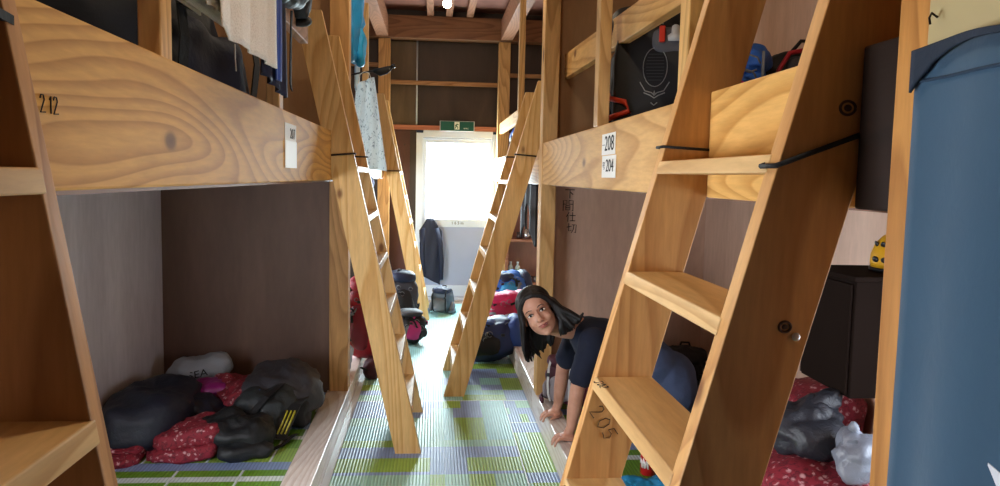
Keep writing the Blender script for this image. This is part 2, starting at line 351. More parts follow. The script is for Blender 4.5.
def guard(pts, th, m, label):   # pts: (y, zlow, zhigh, x) at both ends
    (ya, la, ha, xa), (yb, lb, hb, xb) = pts; mb = MB(); bm = mb.bm
    vs = [bm.verts.new(p) for p in ((xa,ya,la), (xa,ya,ha), (xa+th,ya,ha), (xa+th,ya,la), (xb,yb,lb), (xb,yb,hb), (xb+th,yb,hb), (xb+th,yb,lb))]
    for f in ((0,1,2,3), (4,7,6,5), (0,4,5,1), (1,5,6,2), (2,6,7,3), (3,7,4,0)): bm.faces.new([vs[i] for i in f])
    return tag(mb.build('guard_rail', m, bevel=.003), label, 'rail')
guard([(.90, 1.876, 1.985, -.502), (2.88, 1.876, 1.985, -.502)], .032, wood('y', 'cfa890', 'a98468', knots=.5), 'upper guard rail of the left bunk with the towel and clothes hung over it')
guard([(4.29, 1.968, 2.105, .732), (1.72, 1.878, 1.968, .668)], .038, RAILW, 'sloping pale guard rail over the right bunk, in front of the black backpack')
guard([(5.36, 1.87, 1.98, .703), (8.2, 1.87, 1.98, .703)], .035, RAILW, 'guard rail of the far-right upper bunk, behind the nearer right aisle ladder')
# ------------------------------------------------------------------ ladders
def ladder(label, s, xf, slope, y0, Lin, ztop, treads, w=.128, t=.038, tone=('e6c084', 'cb9a58'), group=None, toplip=0):
    L = wthing('bunk_ladder', label, 'ladder', (xf + s*w/2, y0 + t + Lin/2, 0), group)
    ang = -s*math.atan(slope)
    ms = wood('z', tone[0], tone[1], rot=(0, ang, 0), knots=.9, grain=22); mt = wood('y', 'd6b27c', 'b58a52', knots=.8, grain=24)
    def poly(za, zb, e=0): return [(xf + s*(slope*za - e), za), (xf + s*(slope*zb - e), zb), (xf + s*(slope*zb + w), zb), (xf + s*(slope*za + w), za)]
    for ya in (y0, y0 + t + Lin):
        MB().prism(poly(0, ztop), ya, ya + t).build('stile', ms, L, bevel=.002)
    for z in treads:
        MB().prism(poly(z - .028, z, .0015), y0 + t - .008, y0 + t + Lin + .008).build('tread', mt, L, bevel=.0025)
    return L
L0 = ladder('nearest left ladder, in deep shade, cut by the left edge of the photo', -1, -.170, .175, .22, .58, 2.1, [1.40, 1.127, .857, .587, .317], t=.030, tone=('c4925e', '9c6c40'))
R1 = ladder('nearest right ladder, large, with 205 written on its far stile', 1, .117, .265, 1.05, .542, 2.25, [1.443, 1.197, .957, .722, .48, .24], tone=('d4a468', 'b4804a'))
L2 = ladder('nearer of two ladders leaning on the left bunks from the aisle', -1, -.045, .228, 3.68, .622, 2.17, [1.44, 1.2, .96, .72, .48, .24])
R2 = ladder('farther right ladder leaning on the right bunk, left of the kneeling person', 1, .078, .278, 4.66, .602, 2.0, [1.385, 1.145, .915, .675, .44, .20])
L3 = ladder('farthest ladder, on the left beside the door', -1, -.022, .211, 7.2, .58, 2.16, [1.44, 1.2, .96, .72, .48, .24], t=.036)
MB().ell(tuple(P(796, 337, 1.046)), (.0065, .004, .0065), 1, 14, 8).build('bolt', plain('bolt_pale', 'b8b4b0', .4, .5), R1, smooth=True)
for q_ in ((848, 108, .0115), (785, 327, .009)):
    c_ = P(q_[0], q_[1], 1.0492); MB().tube([(c_.x + q_[2]*math.cos(k*PI/10), c_.y, c_.z + .85*q_[2]*math.sin(k*PI/10)) for k in range(21)], .0022, 5).ell(tuple(c_), (q_[2]*.55, .0012, q_[2]*.45), 1, 12, 6).build('wood_knot', plain('knot_dark', '3c2212', .6), R1, smooth=True)
# cords lashing the ladders to the rails
def cord(pts, label, r=.0045): return tag(MB().tube(pts, r, 6).build('lashing_cord', M['cord'], smooth=True), label, 'cord')
def wrap(s, xf, slope, y0, y1, z, w=.128, tail=None, dz=0.012):
    x0, x1 = xf + s*(slope*z - .007/s*s), xf + s*(slope*z + w + .0)
    a = xf + s*(slope*z - .006); b_ = xf + s*(slope*z + w*.98)
    pts = [(b_, y0-.006, z+dz), ((a+b_)/2, y0-.006, z+dz*.5), (a, y0-.006, z), (a, y1+.006, z), ((a+b_)/2, y1+.006, z+dz*.5), (b_, y1+.006, z+dz)]
    return pts + (tail or [])
cord(wrap(1, .117, .265, 1.05, 1.088, 1.425, dz=.05), 'black cord lashing the near stile of the nearest right ladder', .0042)
cord(wrap(1, .117, .265, 1.63, 1.668, 1.475, dz=-.006), 'thin black cord round the far stile of the nearest right ladder', .0035)
cord(wrap(-1, -.045, .228, 3.68, 3.718, 1.50, dz=-.012), 'black cord round the near stile of the nearer left aisle ladder', .005)
cord(wrap(-1, -.045, .228, 4.34, 4.378, 1.50, dz=0), 'black cord round the far stile of the nearer left aisle ladder', .005)
cord(wrap(1, .078, .278, 4.66, 4.698, 1.545, dz=-.01), 'black cord round the near stile of the farther right ladder', .005)
cord(wrap(1, .078, .278, 5.30, 5.338, 1.545, dz=0), 'black cord round the far stile of the farther right ladder', .005)
cord(wrap(-1, -.022, .211, 7.2, 7.236, 1.44, dz=0), 'black cord round the near stile of the farthest ladder by the door', .006)
tag(MB().ribbon([(-.452, .86, 1.553), (-.443, .845, 1.553), (-.440, .80, 1.556), (-.452, .79, 1.556), (-.50, .79, 1.558)], .010, .005, (0,0,1)).build('lashing_cord', M['cord']), 'black strap on the nearest left ladder at the upper left of the photo', 'cord')
# ------------------------------------------------------------------ writing on the wood
def sheet(name, x, y0, y1, z0, z1, lines, label, sgn):
    t = wthing(name, label, 'label', (x, (y0+y1)/2, z0))
    MB().box(min(x, x+sgn*.0015), max(x, x+sgn*.0015), y0, y1, z0, z1).build('paper', M['paper'], t)
    u = (0, 1, 0) if sgn > 0 else (0, -1, 0)
    for k, (bdy, zc, sz, yc) in enumerate(lines):
        text_part('lettering', bdy, sz, Matrix.Translation(-Vector(t.location)) @ frame_m((x+sgn*.0022, yc, zc), u, (0,0,1)), M['ink'], t, 1.25)
    return t
sheet('number_label', -.49, 2.535, 2.735, 1.42, 1.566, [('207', 1.532, .050, 2.665)], 'white number label on the left bed rail beside the ladder', 1)
MB().box(-.4878, -.4868, 2.532, 2.737, 1.417, 1.508).build('pasted_paper', plain('paper_bright', 'f4f6f4', .6, var=.02), bpy.data.objects['number_label'])
sheet('number_label', .605, 2.49, 2.69, 1.487, 1.561, [('208', 1.524, .075, 2.575), ('—', 1.524, .03, 2.66)], 'upper white label reading 208 on the right bed rail', -1)
sheet('number_label', .605, 2.475, 2.68, 1.407, 1.484, [('204', 1.447, .062, 2.56), ('号', 1.447, .03, 2.65)], 'lower white label reading 204 on the right bed rail', -1)
D2 = [(-.4,.3), (-.3,.5), (-.05,.5), (.05,.25), (-.15,-.1), (-.4,-.5), (.15,-.45)]
D0 = [(.0,.5), (-.25,.3), (-.3,-.2), (0,-.5), (.28,-.2), (.25,.3), (0,.5)]
D5 = [(.35,.5), (-.15,.45), (-.25,.05), (.1,.1), (.3,-.15), (.1,-.5), (-.3,-.4)]
D1 = [(-.1,.3), (.05,.5), (.03,-.5)]
def num(seq, step=.8): return [[(a + i*step, b_) for a, b_ in g] for i, g in enumerate(seq)]
strokes('handwriting', num([D2, D0, D5], .85), (.377, 1.6285, .874), (.5, 0, -.86), (.86, 0, .5), M['ink'], R1, .0010, .032).matrix_parent_inverse = Matrix.Translation(-R1.location)
strokes('handwriting', num([D2, D0, D5], .85), (.365, 1.58, .9582), (.1, -1, 0), (-1, -.1, 0), M['ink'], R1, .0009, .020).matrix_parent_inverse = Matrix.Translation(-R1.location)
strokes('handwriting', num([D2, D0, D5], .85), (.285, 1.575, .7232), (.1, -1, 0), (-1, -.1, 0), M['ink'], R1, .0009, .030).matrix_parent_inverse = Matrix.Translation(-R1.location)
strokes('handwriting', num([D2, D1, D2], .75), (-.489, 1.0, 1.48), (0, 1, 0), (0, 0, 1), M['ink'], LR, .0009, .022)
part_r = bpy.data.objects['partition_right']
strokes('handwriting', [[(-.5,.4), (.5,.4)], [(0,.4), (0,-.5)], [(.05,.15), (.35,-.1)]], (.785, 4.298, 1.315), (1,0,0), (0,0,1), M['ink'], part_r, .0026, .055)
strokes('handwriting', [[(-.45,-.5), (-.45,.5), (-.1,.5), (-.1,.15), (-.45,.15)], [(.1,.5), (.5,.5), (.5,-.5), (.4,-.45)], [(.1,.5), (.1,.15), (.5,.15)], [(-.2,0), (.2,0), (.2,-.4), (-.2,-.4), (-.2,0)], [(-.2,-.2), (.2,-.2)]], (.775, 4.298, 1.245), (1,0,0), (0,0,1), M['ink'], part_r, .0022, .06)
strokes('handwriting', [[(-.2,.5), (-.5,0)], [(-.32,.2), (-.32,-.5)], [(-.15,.15), (.5,.15)], [(.17,.5), (.17,-.4)], [(-.1,-.4), (.45,-.4)]], (.795, 4.298, 1.18), (1,0,0), (0,0,1), M['ink'], part_r, .0022, .055)
strokes('handwriting', [[(-.5,.1), (0,.2)], [(-.3,.5), (-.3,-.3), (0,-.2)], [(.05,.35), (.5,.35), (.45,-.5), (.3,-.4)], [(.25,.35), (.2,-.1), (0,-.5)]], (.80, 4.298, 1.115), (1,0,0), (0,0,1), M['ink'], part_r, .0022, .055)
# ------------------------------------------------------------------ exit sign and lamp
t = wthing('exit_sign', 'green exit sign with a white running figure above the door', 'sign', (.245, YE-.08, 1.92))
MB().box(.055, .44, YE-.075, YE-.052, 1.897, 2.01).build('sign_frame', plain('sign_grey', 'aab0b4', .5), t, bevel=.003)
MB().box(.065, .43, YE-.079, YE-.0745, 1.904, 2.003).build('sign_face', plain('exit_green', '06564c', .5, var=.05), t)
g = plain('sign_white', 'eef4ee', .5)
MB().box(.217, .273, YE-.081, YE-.0788, 1.917, 1.999).build('pictogram_panel', g, t)
G2 = plain('exit_green_dark', '0a5a46', .5)
mb = MB()
mb.tube([(.246, YE-.082, 1.988), (.2461, YE-.082, 1.989)], .008, 8)
for L in ([(.246,1.978), (.240,1.955)], [(.246,1.976), (.262,1.968)], [(.244,1.974), (.230,1.962), (.226,1.952)], [(.240,1.955), (.255,1.942), (.252,1.924)], [(.240,1.955), (.230,1.940), (.222,1.925)]):
    mb.tube([(a, YE-.0815, c) for a, c in L], .0048, 6)
mb.build('running_figure', G2, t)
text_part('lettering', '非常口', .018, Matrix.Translation(-Vector(t.location)) @ frame_m((.345, YE-.0797, 1.928), (1,0,0), (0,0,1)), g, t)
t = wthing('ceiling_lamp', 'small glowing bulb lamp hanging from the ceiling joist at the top of the photo', 'lamp', (.10, 7.1, 3.1))
MB().lathe([(.03, 3.02), (.045, 3.04), (.045, 3.075), (.02, 3.10)], center=(.10, 7.1, 0)).build('lamp_holder', M['white'], t, smooth=True)
MB().lathe([(.005, 2.945), (.03, 2.955), (.042, 2.985), (.035, 3.01), (.02, 3.03)], center=(.10, 7.1, 0)).build('bulb', plain('bulb_glow', 'fff2d8', .4, emit=('ffedd0', 30)), t, smooth=True)
# the next lamp of the row hangs over the near part of the aisle, above the picture
t = wthing('ceiling_lamp', 'bulb lamp over the near part of the aisle, above the picture', 'lamp', (-.12, 1.33, 3.1))
MB().lathe([(.03, 3.02), (.045, 3.04), (.045, 3.075), (.02, 3.10)], center=(-.12, 1.33, 0)).build('lamp_holder', M['white'], t, smooth=True)
MB().lathe([(.005, 2.945), (.03, 2.955), (.042, 2.985), (.035, 3.01), (.02, 3.03)], center=(-.12, 1.33, 0)).build('bulb', plain('bulb_glow_near', 'fff2d8', .4, emit=('ffedd0', 30)), t, smooth=True)
t = wthing('ceiling_lamp', 'bulb lamp over the middle of the aisle, above the picture', 'lamp', (.0, 4.2, 3.1))
MB().lathe([(.03, 3.02), (.045, 3.04), (.045, 3.075), (.02, 3.10)], center=(.0, 4.2, 0)).build('lamp_holder', M['white'], t, smooth=True)
MB().lathe([(.005, 2.945), (.03, 2.955), (.042, 2.985), (.035, 3.01), (.02, 3.03)], center=(.0, 4.2, 0)).build('bulb', bpy.data.materials['bulb_glow_near'], t, smooth=True)
# ------------------------------------------------------------------ light
def light(kind, name, loc, power, col, size=.1, rot=None, sy=None):
    l = bpy.data.lights.new(name, kind); l.energy = power; l.color = col
    if kind == 'AREA':
        l.size = size
        if sy: l.shape = 'RECTANGLE'; l.size_y = sy
    else: l.shadow_soft_size = size
    o = bpy.data.objects.new(name, l); C.objects.link(o); o.location = loc
    if rot: o.rotation_euler = rot
    return o
light('POINT', 'near_lamp_light', (-.12, 1.33, 2.92), 38, (1, .86, .63), .05)
light('POINT', 'middle_lamp_light', (.0, 4.2, 2.92), 26, (1, .86, .63), .05)
light('POINT', 'far_lamp_light', (.10, 7.1, 2.92), .8, (1, .92, .8), .05)
light('AREA', 'door_daylight', (.26, YE-.05, 1.35), 140, (.74, .93, 1), .68, (-PI/2, 0, 0), .85)
MB().box(XR+.035, XR+.045, WY0+.04, WY1-.04, WZ0+.04, WZ1-.04).build('window_pane', bpy.data.materials['frosted_daylight'], w1)
w3 = struct('fill_window_3', MB().box(XL-.08, XL, UY0, UY0+.04, VZ0, VZ1).box(XL-.08, XL, UY1-.04, UY1, VZ0, VZ1).box(XL-.08, XL, UY0+.04, UY1-.04, VZ0, VZ0+.04).box(XL-.08, XL, UY0+.04, UY1-.04, VZ1-.04, VZ1).box(XL-.07, XL-.01, 6.23, 6.27, VZ0+.04, VZ1-.04), M['white'], bevel=.003)  # unseen window added to fill the far bay with light
MB().box(XL-.045, XL-.035, UY0+.04, UY1-.04, VZ0+.04, VZ1-.04).build('window_pane', bpy.data.materials['frosted_daylight'], w3)
light('AREA', 'far_left_fill_light', (XL+.01, 6.25, .865), 38, (.86, .92, 1), .75, (0, -PI/2, 0), 1.40)  # fill for the far bay, set at the added window
MB().box(XL-.045, XL-.035, VY0+.04, VY1-.04, VZ0+.04, VZ1-.04).build('window_pane', bpy.data.materials['frosted_daylight'], w2)
light('AREA', 'left_window_daylight', (XL+.01, 1.71, .865), 42, (.88, .91, 1), .75, (0, -PI/2, 0), 1.10)
light('AREA', 'side_window_daylight', (XR-.01, 1.39, .98), 12, (.78, .87, 1), .9, (0, PI/2, 0), .6).data.size = .6
bpy.data.lights['side_window_daylight'].size_y = .75
light('AREA', 'rear_fill_light', (0, YB+.05, 1.3), .6, (.72, .85, 1), 2.0, (PI/2, 0, 0), 1.6)  # added weak fill from behind the camera, no known window there
w = bpy.data.worlds.new('world'); bpy.context.scene.world = w; w.use_nodes = True
w.node_tree.nodes['Background'].inputs[0].default_value = (.65, .8, 1, 1); w.node_tree.nodes['Background'].inputs[1].default_value = .05
vs = bpy.context.scene.view_settings; vs.view_transform = 'Standard'; vs.look = 'None'; vs.gamma = 1; vs.exposure = -0.2; vs.use_curve_mapping = False
#PARTS2
# ------------------------------------------------------------------ ribbed floor mats
def matmat(name, c, rough=.46):
    m, nt, b = newmat(name); v = coords(nt, rand=False); c = lin(c)
    sep = nt.nodes.new('ShaderNodeSeparateXYZ'); nt.links.new(v, sep.inputs[0])
    mu = nt.nodes.new('ShaderNodeMath'); mu.operation = 'MULTIPLY'; mu.inputs[1].default_value = 2*PI/.0155; nt.links.new(sep.outputs[0], mu.inputs[0])
    si = nt.nodes.new('ShaderNodeMath'); si.operation = 'SINE'; nt.links.new(mu.outputs[0], si.inputs[0])
    ab = nt.nodes.new('ShaderNodeMath'); ab.operation = 'MULTIPLY_ADD'; ab.inputs[1].default_value = .5; ab.inputs[2].default_value = .5; nt.links.new(si.outputs[0], ab.inputs[0])
    n = noise_n(nt, v, 14, 3); col = mixc(nt, n, tuple(x*.85 for x in c[:3])+(1,), tuple(min(1, x*1.12) for x in c[:3])+(1,))
    groove = ramp(nt, ab.outputs[0], [(0, (.62,.62,.64,1)), (.35, (1,1,1,1))])
    col = mixc(nt, .8, col, groove, 'MULTIPLY')
    nt.links.new(col, b.inputs['Base Color']); b.inputs['Roughness'].default_value = rough; b.inputs['Specular IOR Level'].default_value = .45
    bump(nt, b, ab.outputs[0], .4, .004); return m
MC = [matmat('mat_green', '94b84e'), matmat('mat_lavender', '8aa0cc'), matmat('mat_pale', '9ccab4'), matmat('mat_white', 'd6e0e0'), matmat('mat_mint_sheen', '96ccca'), matmat('mat_deep_green', '6b9a2a')]  # mint: door reflection put into the colour, mainly on the far mat
def floor_mat(xs, ys, cells, z0, z1, label, edge=None):
    """mat of ribbed foam with coloured blocks: cells[row] = string of colour digits"""
    bm = bmesh.new(); vs = {}
    def V(i, j, z): 
        k = (i, j, z)
        if k not in vs: vs[k] = bm.verts.new((xs[i], ys[j], z))
        return vs[k]
    nx, ny = len(xs)-1, len(ys)-1
    for j in range(ny):
        for i in range(nx):
            f = bm.faces.new((V(i,j,z1), V(i+1,j,z1), V(i+1,j+1,z1), V(i,j+1,z1))); f.material_index = int(cells[j][i % len(cells[j])])
    f = bm.faces.new((V(0,0,z0), V(0,ny,z0), V(nx,ny,z0), V(nx,0,z0)))
    for j in range(ny):
        for i in (0, nx): bm.faces.new((V(i,j,z1), V(i,j+1,z1), V(i,j+1,z0), V(i,j,z0))).material_index = 3
    for i in range(nx):
        for j in (0, ny): bm.faces.new((V(i,j,z1), V(i+1,j,z1), V(i+1,j,z0), V(i,j,z0))).material_index = 3
    bmesh.ops.recalc_face_normals(bm, faces=bm.faces[:])
    me = bpy.data.meshes.new('floor_mat'); bm.to_mesh(me); bm.free()
    for m in MC: me.materials.append(m)
    o = bpy.data.objects.new('floor_mat', me); C.objects.link(o); return tag(o, label, 'mat')
xs = [-.451, -.26, -.10, .0, .07, .13, .18, .30, .445, .452]
ys = [.6, 1.4, 2.0, 2.5, 2.95, 3.2, 3.41, 3.445, 3.62, 3.77, 3.87, 4.10, 4.24, 4.42, 4.56, 4.575]
floor_mat(xs, ys, ['000110003', '111001113', '220022003', '111111113', '000110003', '222022023', '111111113', '000111003', '111111113', '002222223', '442240043', '222240043', '111241143', '141100143', '333333333'], 0, .010, 'green and lavender ribbed floor mat in the near aisle under the ladder feet')
xs = [.4535, .47, .52, .565, .6035]
ys = [.6, 1.6, 2.4, 2.9, 3.15, 3.3, 3.42, 3.72, 3.98, 4.14, 4.155, 4.3, 4.42, 4.56, 4.575]
floor_mat(xs, ys, ['0000', '1111', '0000', '1111', '2000', '1111', '0000', '0200', '1111', '3333', '1101', '2111', '1122', '3333'], 0, .009, 'narrow ribbed green and lavender floor mat strip along the right kerb')
xs = [-.451, -.30, -.12, .06, .2, .33, .47, .6035]
ys = [4.577, 4.70, 4.80, 4.93, 5.1, 5.22, 5.35, 5.5, 5.66, 5.9, 6.2, 6.5, 6.9, 7.3, 7.8, 8.15]
floor_mat(xs, ys, ['2144001', '1244421', '0124210', '2241140', '0244111', '4424110', '2144000', '4244144', '4444244', '4444444', '4244444', '4444424', '4444444', '4442444', '4444444'], 0, .009, 'ribbed floor mat, pale mint with door reflection in its colour, in the far aisle leading to the door')
MBX = [-1.55, -1.42, -1.405, -1.22, -1.09, -1.075, -.93, -.80, -.785, -.70, -.625]
def bunkmat(x0, x1, y0, y1, z, label, seed):
    rnd = random.Random(seed); ys = [y0]; rows = []; pat = [('5', .20), ('3', .055), ('5', .07), ('1', .09), ('0', .17), ('5', .12), ('3', .05), ('5', .10), ('1', .10), ('5', .18)]
    n = 10; xs = [x0 + (x1-x0)*k/n for k in range(n)]; xx = []
    for k in range(n): xx += [xs[k], xs[k] + (x1-x0)/n*.88]
    xx.append(x1); i = seed; 
    while ys[-1] < y1 - .01:
        c, h = pat[i % len(pat)]; ys.append(min(y1, ys[-1] + h)); sh = rnd.choice((0, 1, 2))
        rows.append(''.join(c + ('3' if (c in '05' and (k + sh) % 3 == 0) else c) for k in range(n))); i += 1
    return floor_mat(xx, ys, rows, z, z+.009, label)
bunkmat(-1.55, -.622, 1.0, 4.46, .09, 'green striped mat on the left sleeping platform under the quilts', 3)
bunkmat(.702, 1.59, 1.0, 4.29, .115, 'green striped mat on the right sleeping platform under the person', 1)
bunkmat(-1.55, -.622, 4.70, 8.1, .09, 'green striped mat of the farther left bay, mostly hidden', 5)
bunkmat(.702, 1.59, 4.45, 8.1, .115, 'green striped mat of the farther right bay, mostly hidden', 6)
# ------------------------------------------------------------------ curtain and board at the right edge
def sheet_mesh(nx, nz, fn, th=.004):
    mb = MB(); bm = mb.bm; G = [[bm.verts.new(fn(i/nx, j/nz)) for j in range(nz+1)] for i in range(nx+1)]
    for i in range(nx):
        for j in range(nz): bm.faces.new((G[i][j], G[i+1][j], G[i+1][j+1], G[i][j+1]))
    bm.normal_update(); geo = bmesh.ops.solidify(bm, geom=bm.faces[:], thickness=th); return mb
CUR = fabric('blue_curtain', '2f506a', .9, var=.08, wr=.08, sheen=.2)
cur = wthing('door_curtain', 'blue cloth curtain hanging at the right edge of the photo, with a white mark', 'curtain', (.585, .55, .2))
def cfn(u, v):
    y = .884 + .045*min(v, .42) - u*.76; z = 1.562 - v*1.36; fold = .016*math.sin(u*26 + .6*math.sin(v*4)) * (.25 + .75*v) + .010*math.sin(u*9+1)*v
    return (.588 + fold - .012*v, y - .02*math.sin(v*3)*(1-u)*.6, z + (.006*math.sin(u*14) if v < .02 else 0))
sheet_mesh(60, 40, cfn).build('curtain_cloth', CUR, cur, smooth=True)
MB().tube([Vector(cfn(u/40, .026)) + Vector((-.005, 0, 0)) for u in range(41)], .0022, 5).build('hem_stitching', plain('stitch_blue', '22384e', .9), cur)
sheet_mesh(40, 6, lambda u, v: tuple(Vector(cfn(u*.45, .0 + v*(.032*math.exp(-u*.45/.045) + .005))) + Vector((-.007, 0, .002)))).build('folded_hem', fabric('dark_hem', '1f2c3e', .9), cur, smooth=True)
sheet_mesh(12, 3, lambda u, v: tuple(Vector(cfn(.246 + u*.07, .328 + u*.034 + (v-.5)*(.002+.014*min(1, u*3)))) + Vector((-.0145, 0, 0))), .001).build('printed_mark', plain('mark_white', 'd8dbe4', .8), cur)
cb = wthing('cream_board', 'cream painted board above the blue curtain in the top right corner', 'board', (.61, .5, 1.57))
MB().box(.598, .612, .10, .886, 1.572, 2.35).build('panel', plain('cream_paint', 'b9a97c', .6, var=.05, scale=5), cb, bevel=.002)
MB().tube([(.597, .868, 1.602), (.588, .866, 1.606), (.584, .864, 1.600), (.585, .863, 1.592)], .0014, 6).build('hook', plain('dark_iron', '2a2420', .5, .8), cb)
tag(MB().box(.613, .65, .1, .885, 1.365, 1.60).build('bed_rail', RAILY, bevel=.004), 'bed rail hidden behind the blue curtain at the right edge', 'rail')
# ------------------------------------------------------------------ shelf beside the door
sh = wthing('wall_shelf', 'wooden wall shelves to the right of the door holding bottles and cups', 'shelf', (1.2, 8.4, .22))
SW = wood('x', 'b07a62', '8d5a45', knots=0)
for z in (.725, .245): MB().box(.79, 1.58, 8.18, 8.43, z-.03, z).build('shelf_board', SW, sh, bevel=.003)
for x in (.80, 1.54): MB().box(x, x+.03, 8.20, 8.43, .02, .695).build('side_panel', SW, sh, bevel=.003)
bt = None
def bottle(x, y, z, label):
    t = thing('water_bottle', label, 'bottle', (x, y, z), group='water bottles on the lower shelf')
    MB().lathe([(.028, 0), (.031, .006), (.031, .05), (.028, .055), (.031, .06), (.031, .145), (.024, .17), (.012, .19), (.012, .205)], 16).build('bottle_body', BOT, t, smooth=True)
    MB().lathe([(.0318, .062), (.0318, .14)], 16).build('bottle_label', plain('label_green', '8ab896', .5), t, smooth=True)
    MB().lathe([(.0135, .200), (.0135, .222)], 14).build('cap', plain('cap_white', 'dfe8ee', .4), t, smooth=True)
BOT, nt, b = newmat('pet_plastic'); b.inputs['Base Color'].default_value = (.82,.92,.9,1); b.inputs['Roughness'].default_value = .15; b.inputs['Transmission Weight'].default_value = .35; b.inputs['IOR'].default_value = 1.3
bottle(.865, 8.28, .247, 'left one of two clear water bottles with green labels on the lower shelf'); bottle(.945, 8.27, .247, 'right one of two clear water bottles with green labels on the lower shelf')
STEEL = plain('steel', 'b8bcc2', .25, .9)
def cup(x, y, z, h, r, label, m):
    t = thing('metal_cup', label, 'cup', (x, y, z), group='cups on the upper shelf')
    MB().lathe([(r*.9, 0), (r, .005), (r, h), (r*.92, h), (r*.9, .008)], 18).build('cup_body', m, t, smooth=True)
    MB().tube([(r-.002, 0, h*.8), (r+.02, 0, h*.75), (r+.022, 0, h*.35), (r-.002, 0, h*.25)], .004, 6).build('cup_handle', m, t, smooth=True)
cup(1.04, 8.28, .727, .105, .038, 'taller shiny metal cup on the upper wall shelf', STEEL)
cup(1.14, 8.30, .727, .085, .036, 'shorter shiny metal cup on the upper wall shelf', STEEL)
cup(.96, 8.30, .727, .07, .036, 'dark small cup on the upper wall shelf', plain('dark_enamel', '3a2a28', .3))
for k, (x, z) in enumerate(((1.06, .247), (1.16, .247))):
    t = thing('metal_pot', ('left' if k == 0 else 'right') + ' small grey cooking pot on the lower wall shelf', 'pot', (x, 8.27, z), group='pots on the lower shelf')
    MB().lathe([(.035, 0), (.042, .008), (.042, .055), (.038, .055), (.034, .01)], 16).build('pot_body', plain('pot_grey', '6c6a70', .4, .6), t, smooth=True)
    MB().tube([(-.04, 0, .05), (-.06, -.01, .06), (-.08, -.02, .062)], .005, 6).build('pot_handle', M['black'], t, smooth=True)
# ------------------------------------------------------------------ soft things
def soft(c, r, e=.8, amp=.02, freq=5, seed=0, floor=None, rot=None, seg=48, rings=28, ridged=False, oct=3, aniso=(1,1,1)):
    mb = MB(); mb.ell(c, r, e, seg, rings, rot); mb.wrinkle(amp, freq, seed, floor, oct, ridged, aniso); return mb
NAVY = fabric('navy_down', '141a2a', .55, wr=.35); BLK = fabric('black_pack', '17171a', .7); DGREY = fabric('dark_grey_nylon', '3c3c42', .6, wr=.35)
GREY = fabric('grey_mesh', '77777c', .8); RED = fabric('red_nylon', 'a81a2c', .6); CRIM = fabric('crimson_nylon', 'd0225c', .6); BLUE = fabric('blue_nylon', '2860b8', .6)
MAROON = fabric('maroon_nylon', '4c1a2c', .7); NAVYN = fabric('navy_nylon', '1b2440', .65); SKY = fabric('sky_nylon', '2f8fc4', .55); STRAP = fabric('black_webbing', '101012', .8)
GSTRAP = fabric('grey_webbing', '6f7276', .8); WHT = fabric('white_cloth', 'd8d8d6', .8, wr=.15); PINK = fabric('pink_nylon', 'c42a72', .6)
FLOR = floral('red_floral_quilt')
BUCK = plain('buckle_black', '1a1a1c', .35); ORNG = plain('orange_red', 'd4401e', .5)
def backpack(label, loc, rot, dims, body, lid, pocket, strap=None, group=None, seed=1, name='backpack', front=None, loops=True, belt=True):
    """hiking backpack, local frame: x across, -y outward (front), z up; base at z = 0"""
    W, D, H = dims; strap = strap or STRAP; t = thing(name, label, 'backpack', loc, rot, group)
    mb = soft((0, 0, H*.43), (W/2, D/2, H*.43), .68, .075*W, 5/W*.40, seed, 0.0, oct=4); mb.build('body', body, t, smooth=True)
    soft((0, -D*.02, H*.88), (W*.45, D*.50, H*.13), .78, .07*W, 3/W, seed+3).build('lid', lid, t, smooth=True)
    soft((0, -D*.47, H*.36), (W*.34, D*.18, H*.26), .75, .06*W, 3/W, seed+5, .01).build('front_pocket', pocket, t, smooth=True)
    for sx in (-1, 1):
        soft((sx*W*.50, 0, H*.24), (W*.10, D*.32, H*.20), .8, .04*W, 3/W, seed+7+sx, .01, seg=24, rings=14).build('side_pocket', pocket, t, smooth=True)
        MB().ribbon([(sx*W*.30, -D*.40, H*.93), (sx*W*.30, -D*.60, H*.80), (sx*W*.31, -D*.66, H*.50), (sx*W*.30, -D*.62, H*.25), (sx*W*.28, -D*.45, H*.08)], W*.06, .004).build('compression_strap', strap, t)
        MB().box(sx*W*.30-W*.045, sx*W*.30+W*.045, -D*.655-.012, -D*.655, H*.62, H*.69).build('buckle', BUCK, t, bevel=.002)
        MB().ribbon([(sx*W*.22, D*.45, H*.88), (sx*W*.25, D*.70, H*.80), (sx*W*.30, D*.78, H*.55), (sx*W*.38, D*.62, H*.25), (sx*W*.42, D*.42, H*.12)], W*.16, .014).build('shoulder_strap', body, t, smooth=True)
        if belt: MB().ribbon([(sx*W*.45, D*.2, H*.14), (sx*W*.62, D*.05, H*.12), (sx*W*.60, -D*.35, H*.10), (sx*W*.45, -D*.62, H*.09)], H*.10, .012, (0,0,1)).build('hip_belt', body, t, smooth=True)
    MB().tube([(-W*.12, D*.35, H*.93), (-W*.08, D*.42, H*1.02), (W*.08, D*.42, H*1.02), (W*.12, D*.35, H*.93)], .007, 6).build('haul_loop', strap, t, smooth=True)
    if loops:
        rr_ = random.Random(seed)
        for k in range(7):
            z = H*(.16 + .11*k); x = rr_.uniform(-.30, .30)*W; q = rr_.uniform(.6, 1.3)
            MB().tube([(x+.035*q*math.cos(a*PI/4), -D*.62-.012-.012*math.sin(a*PI/4+k), z+.028*q*math.sin(a*PI/4)) for a in range(8)], .0036, 5).build('bungee_cord', GSTRAP, t, smooth=True)
    return t
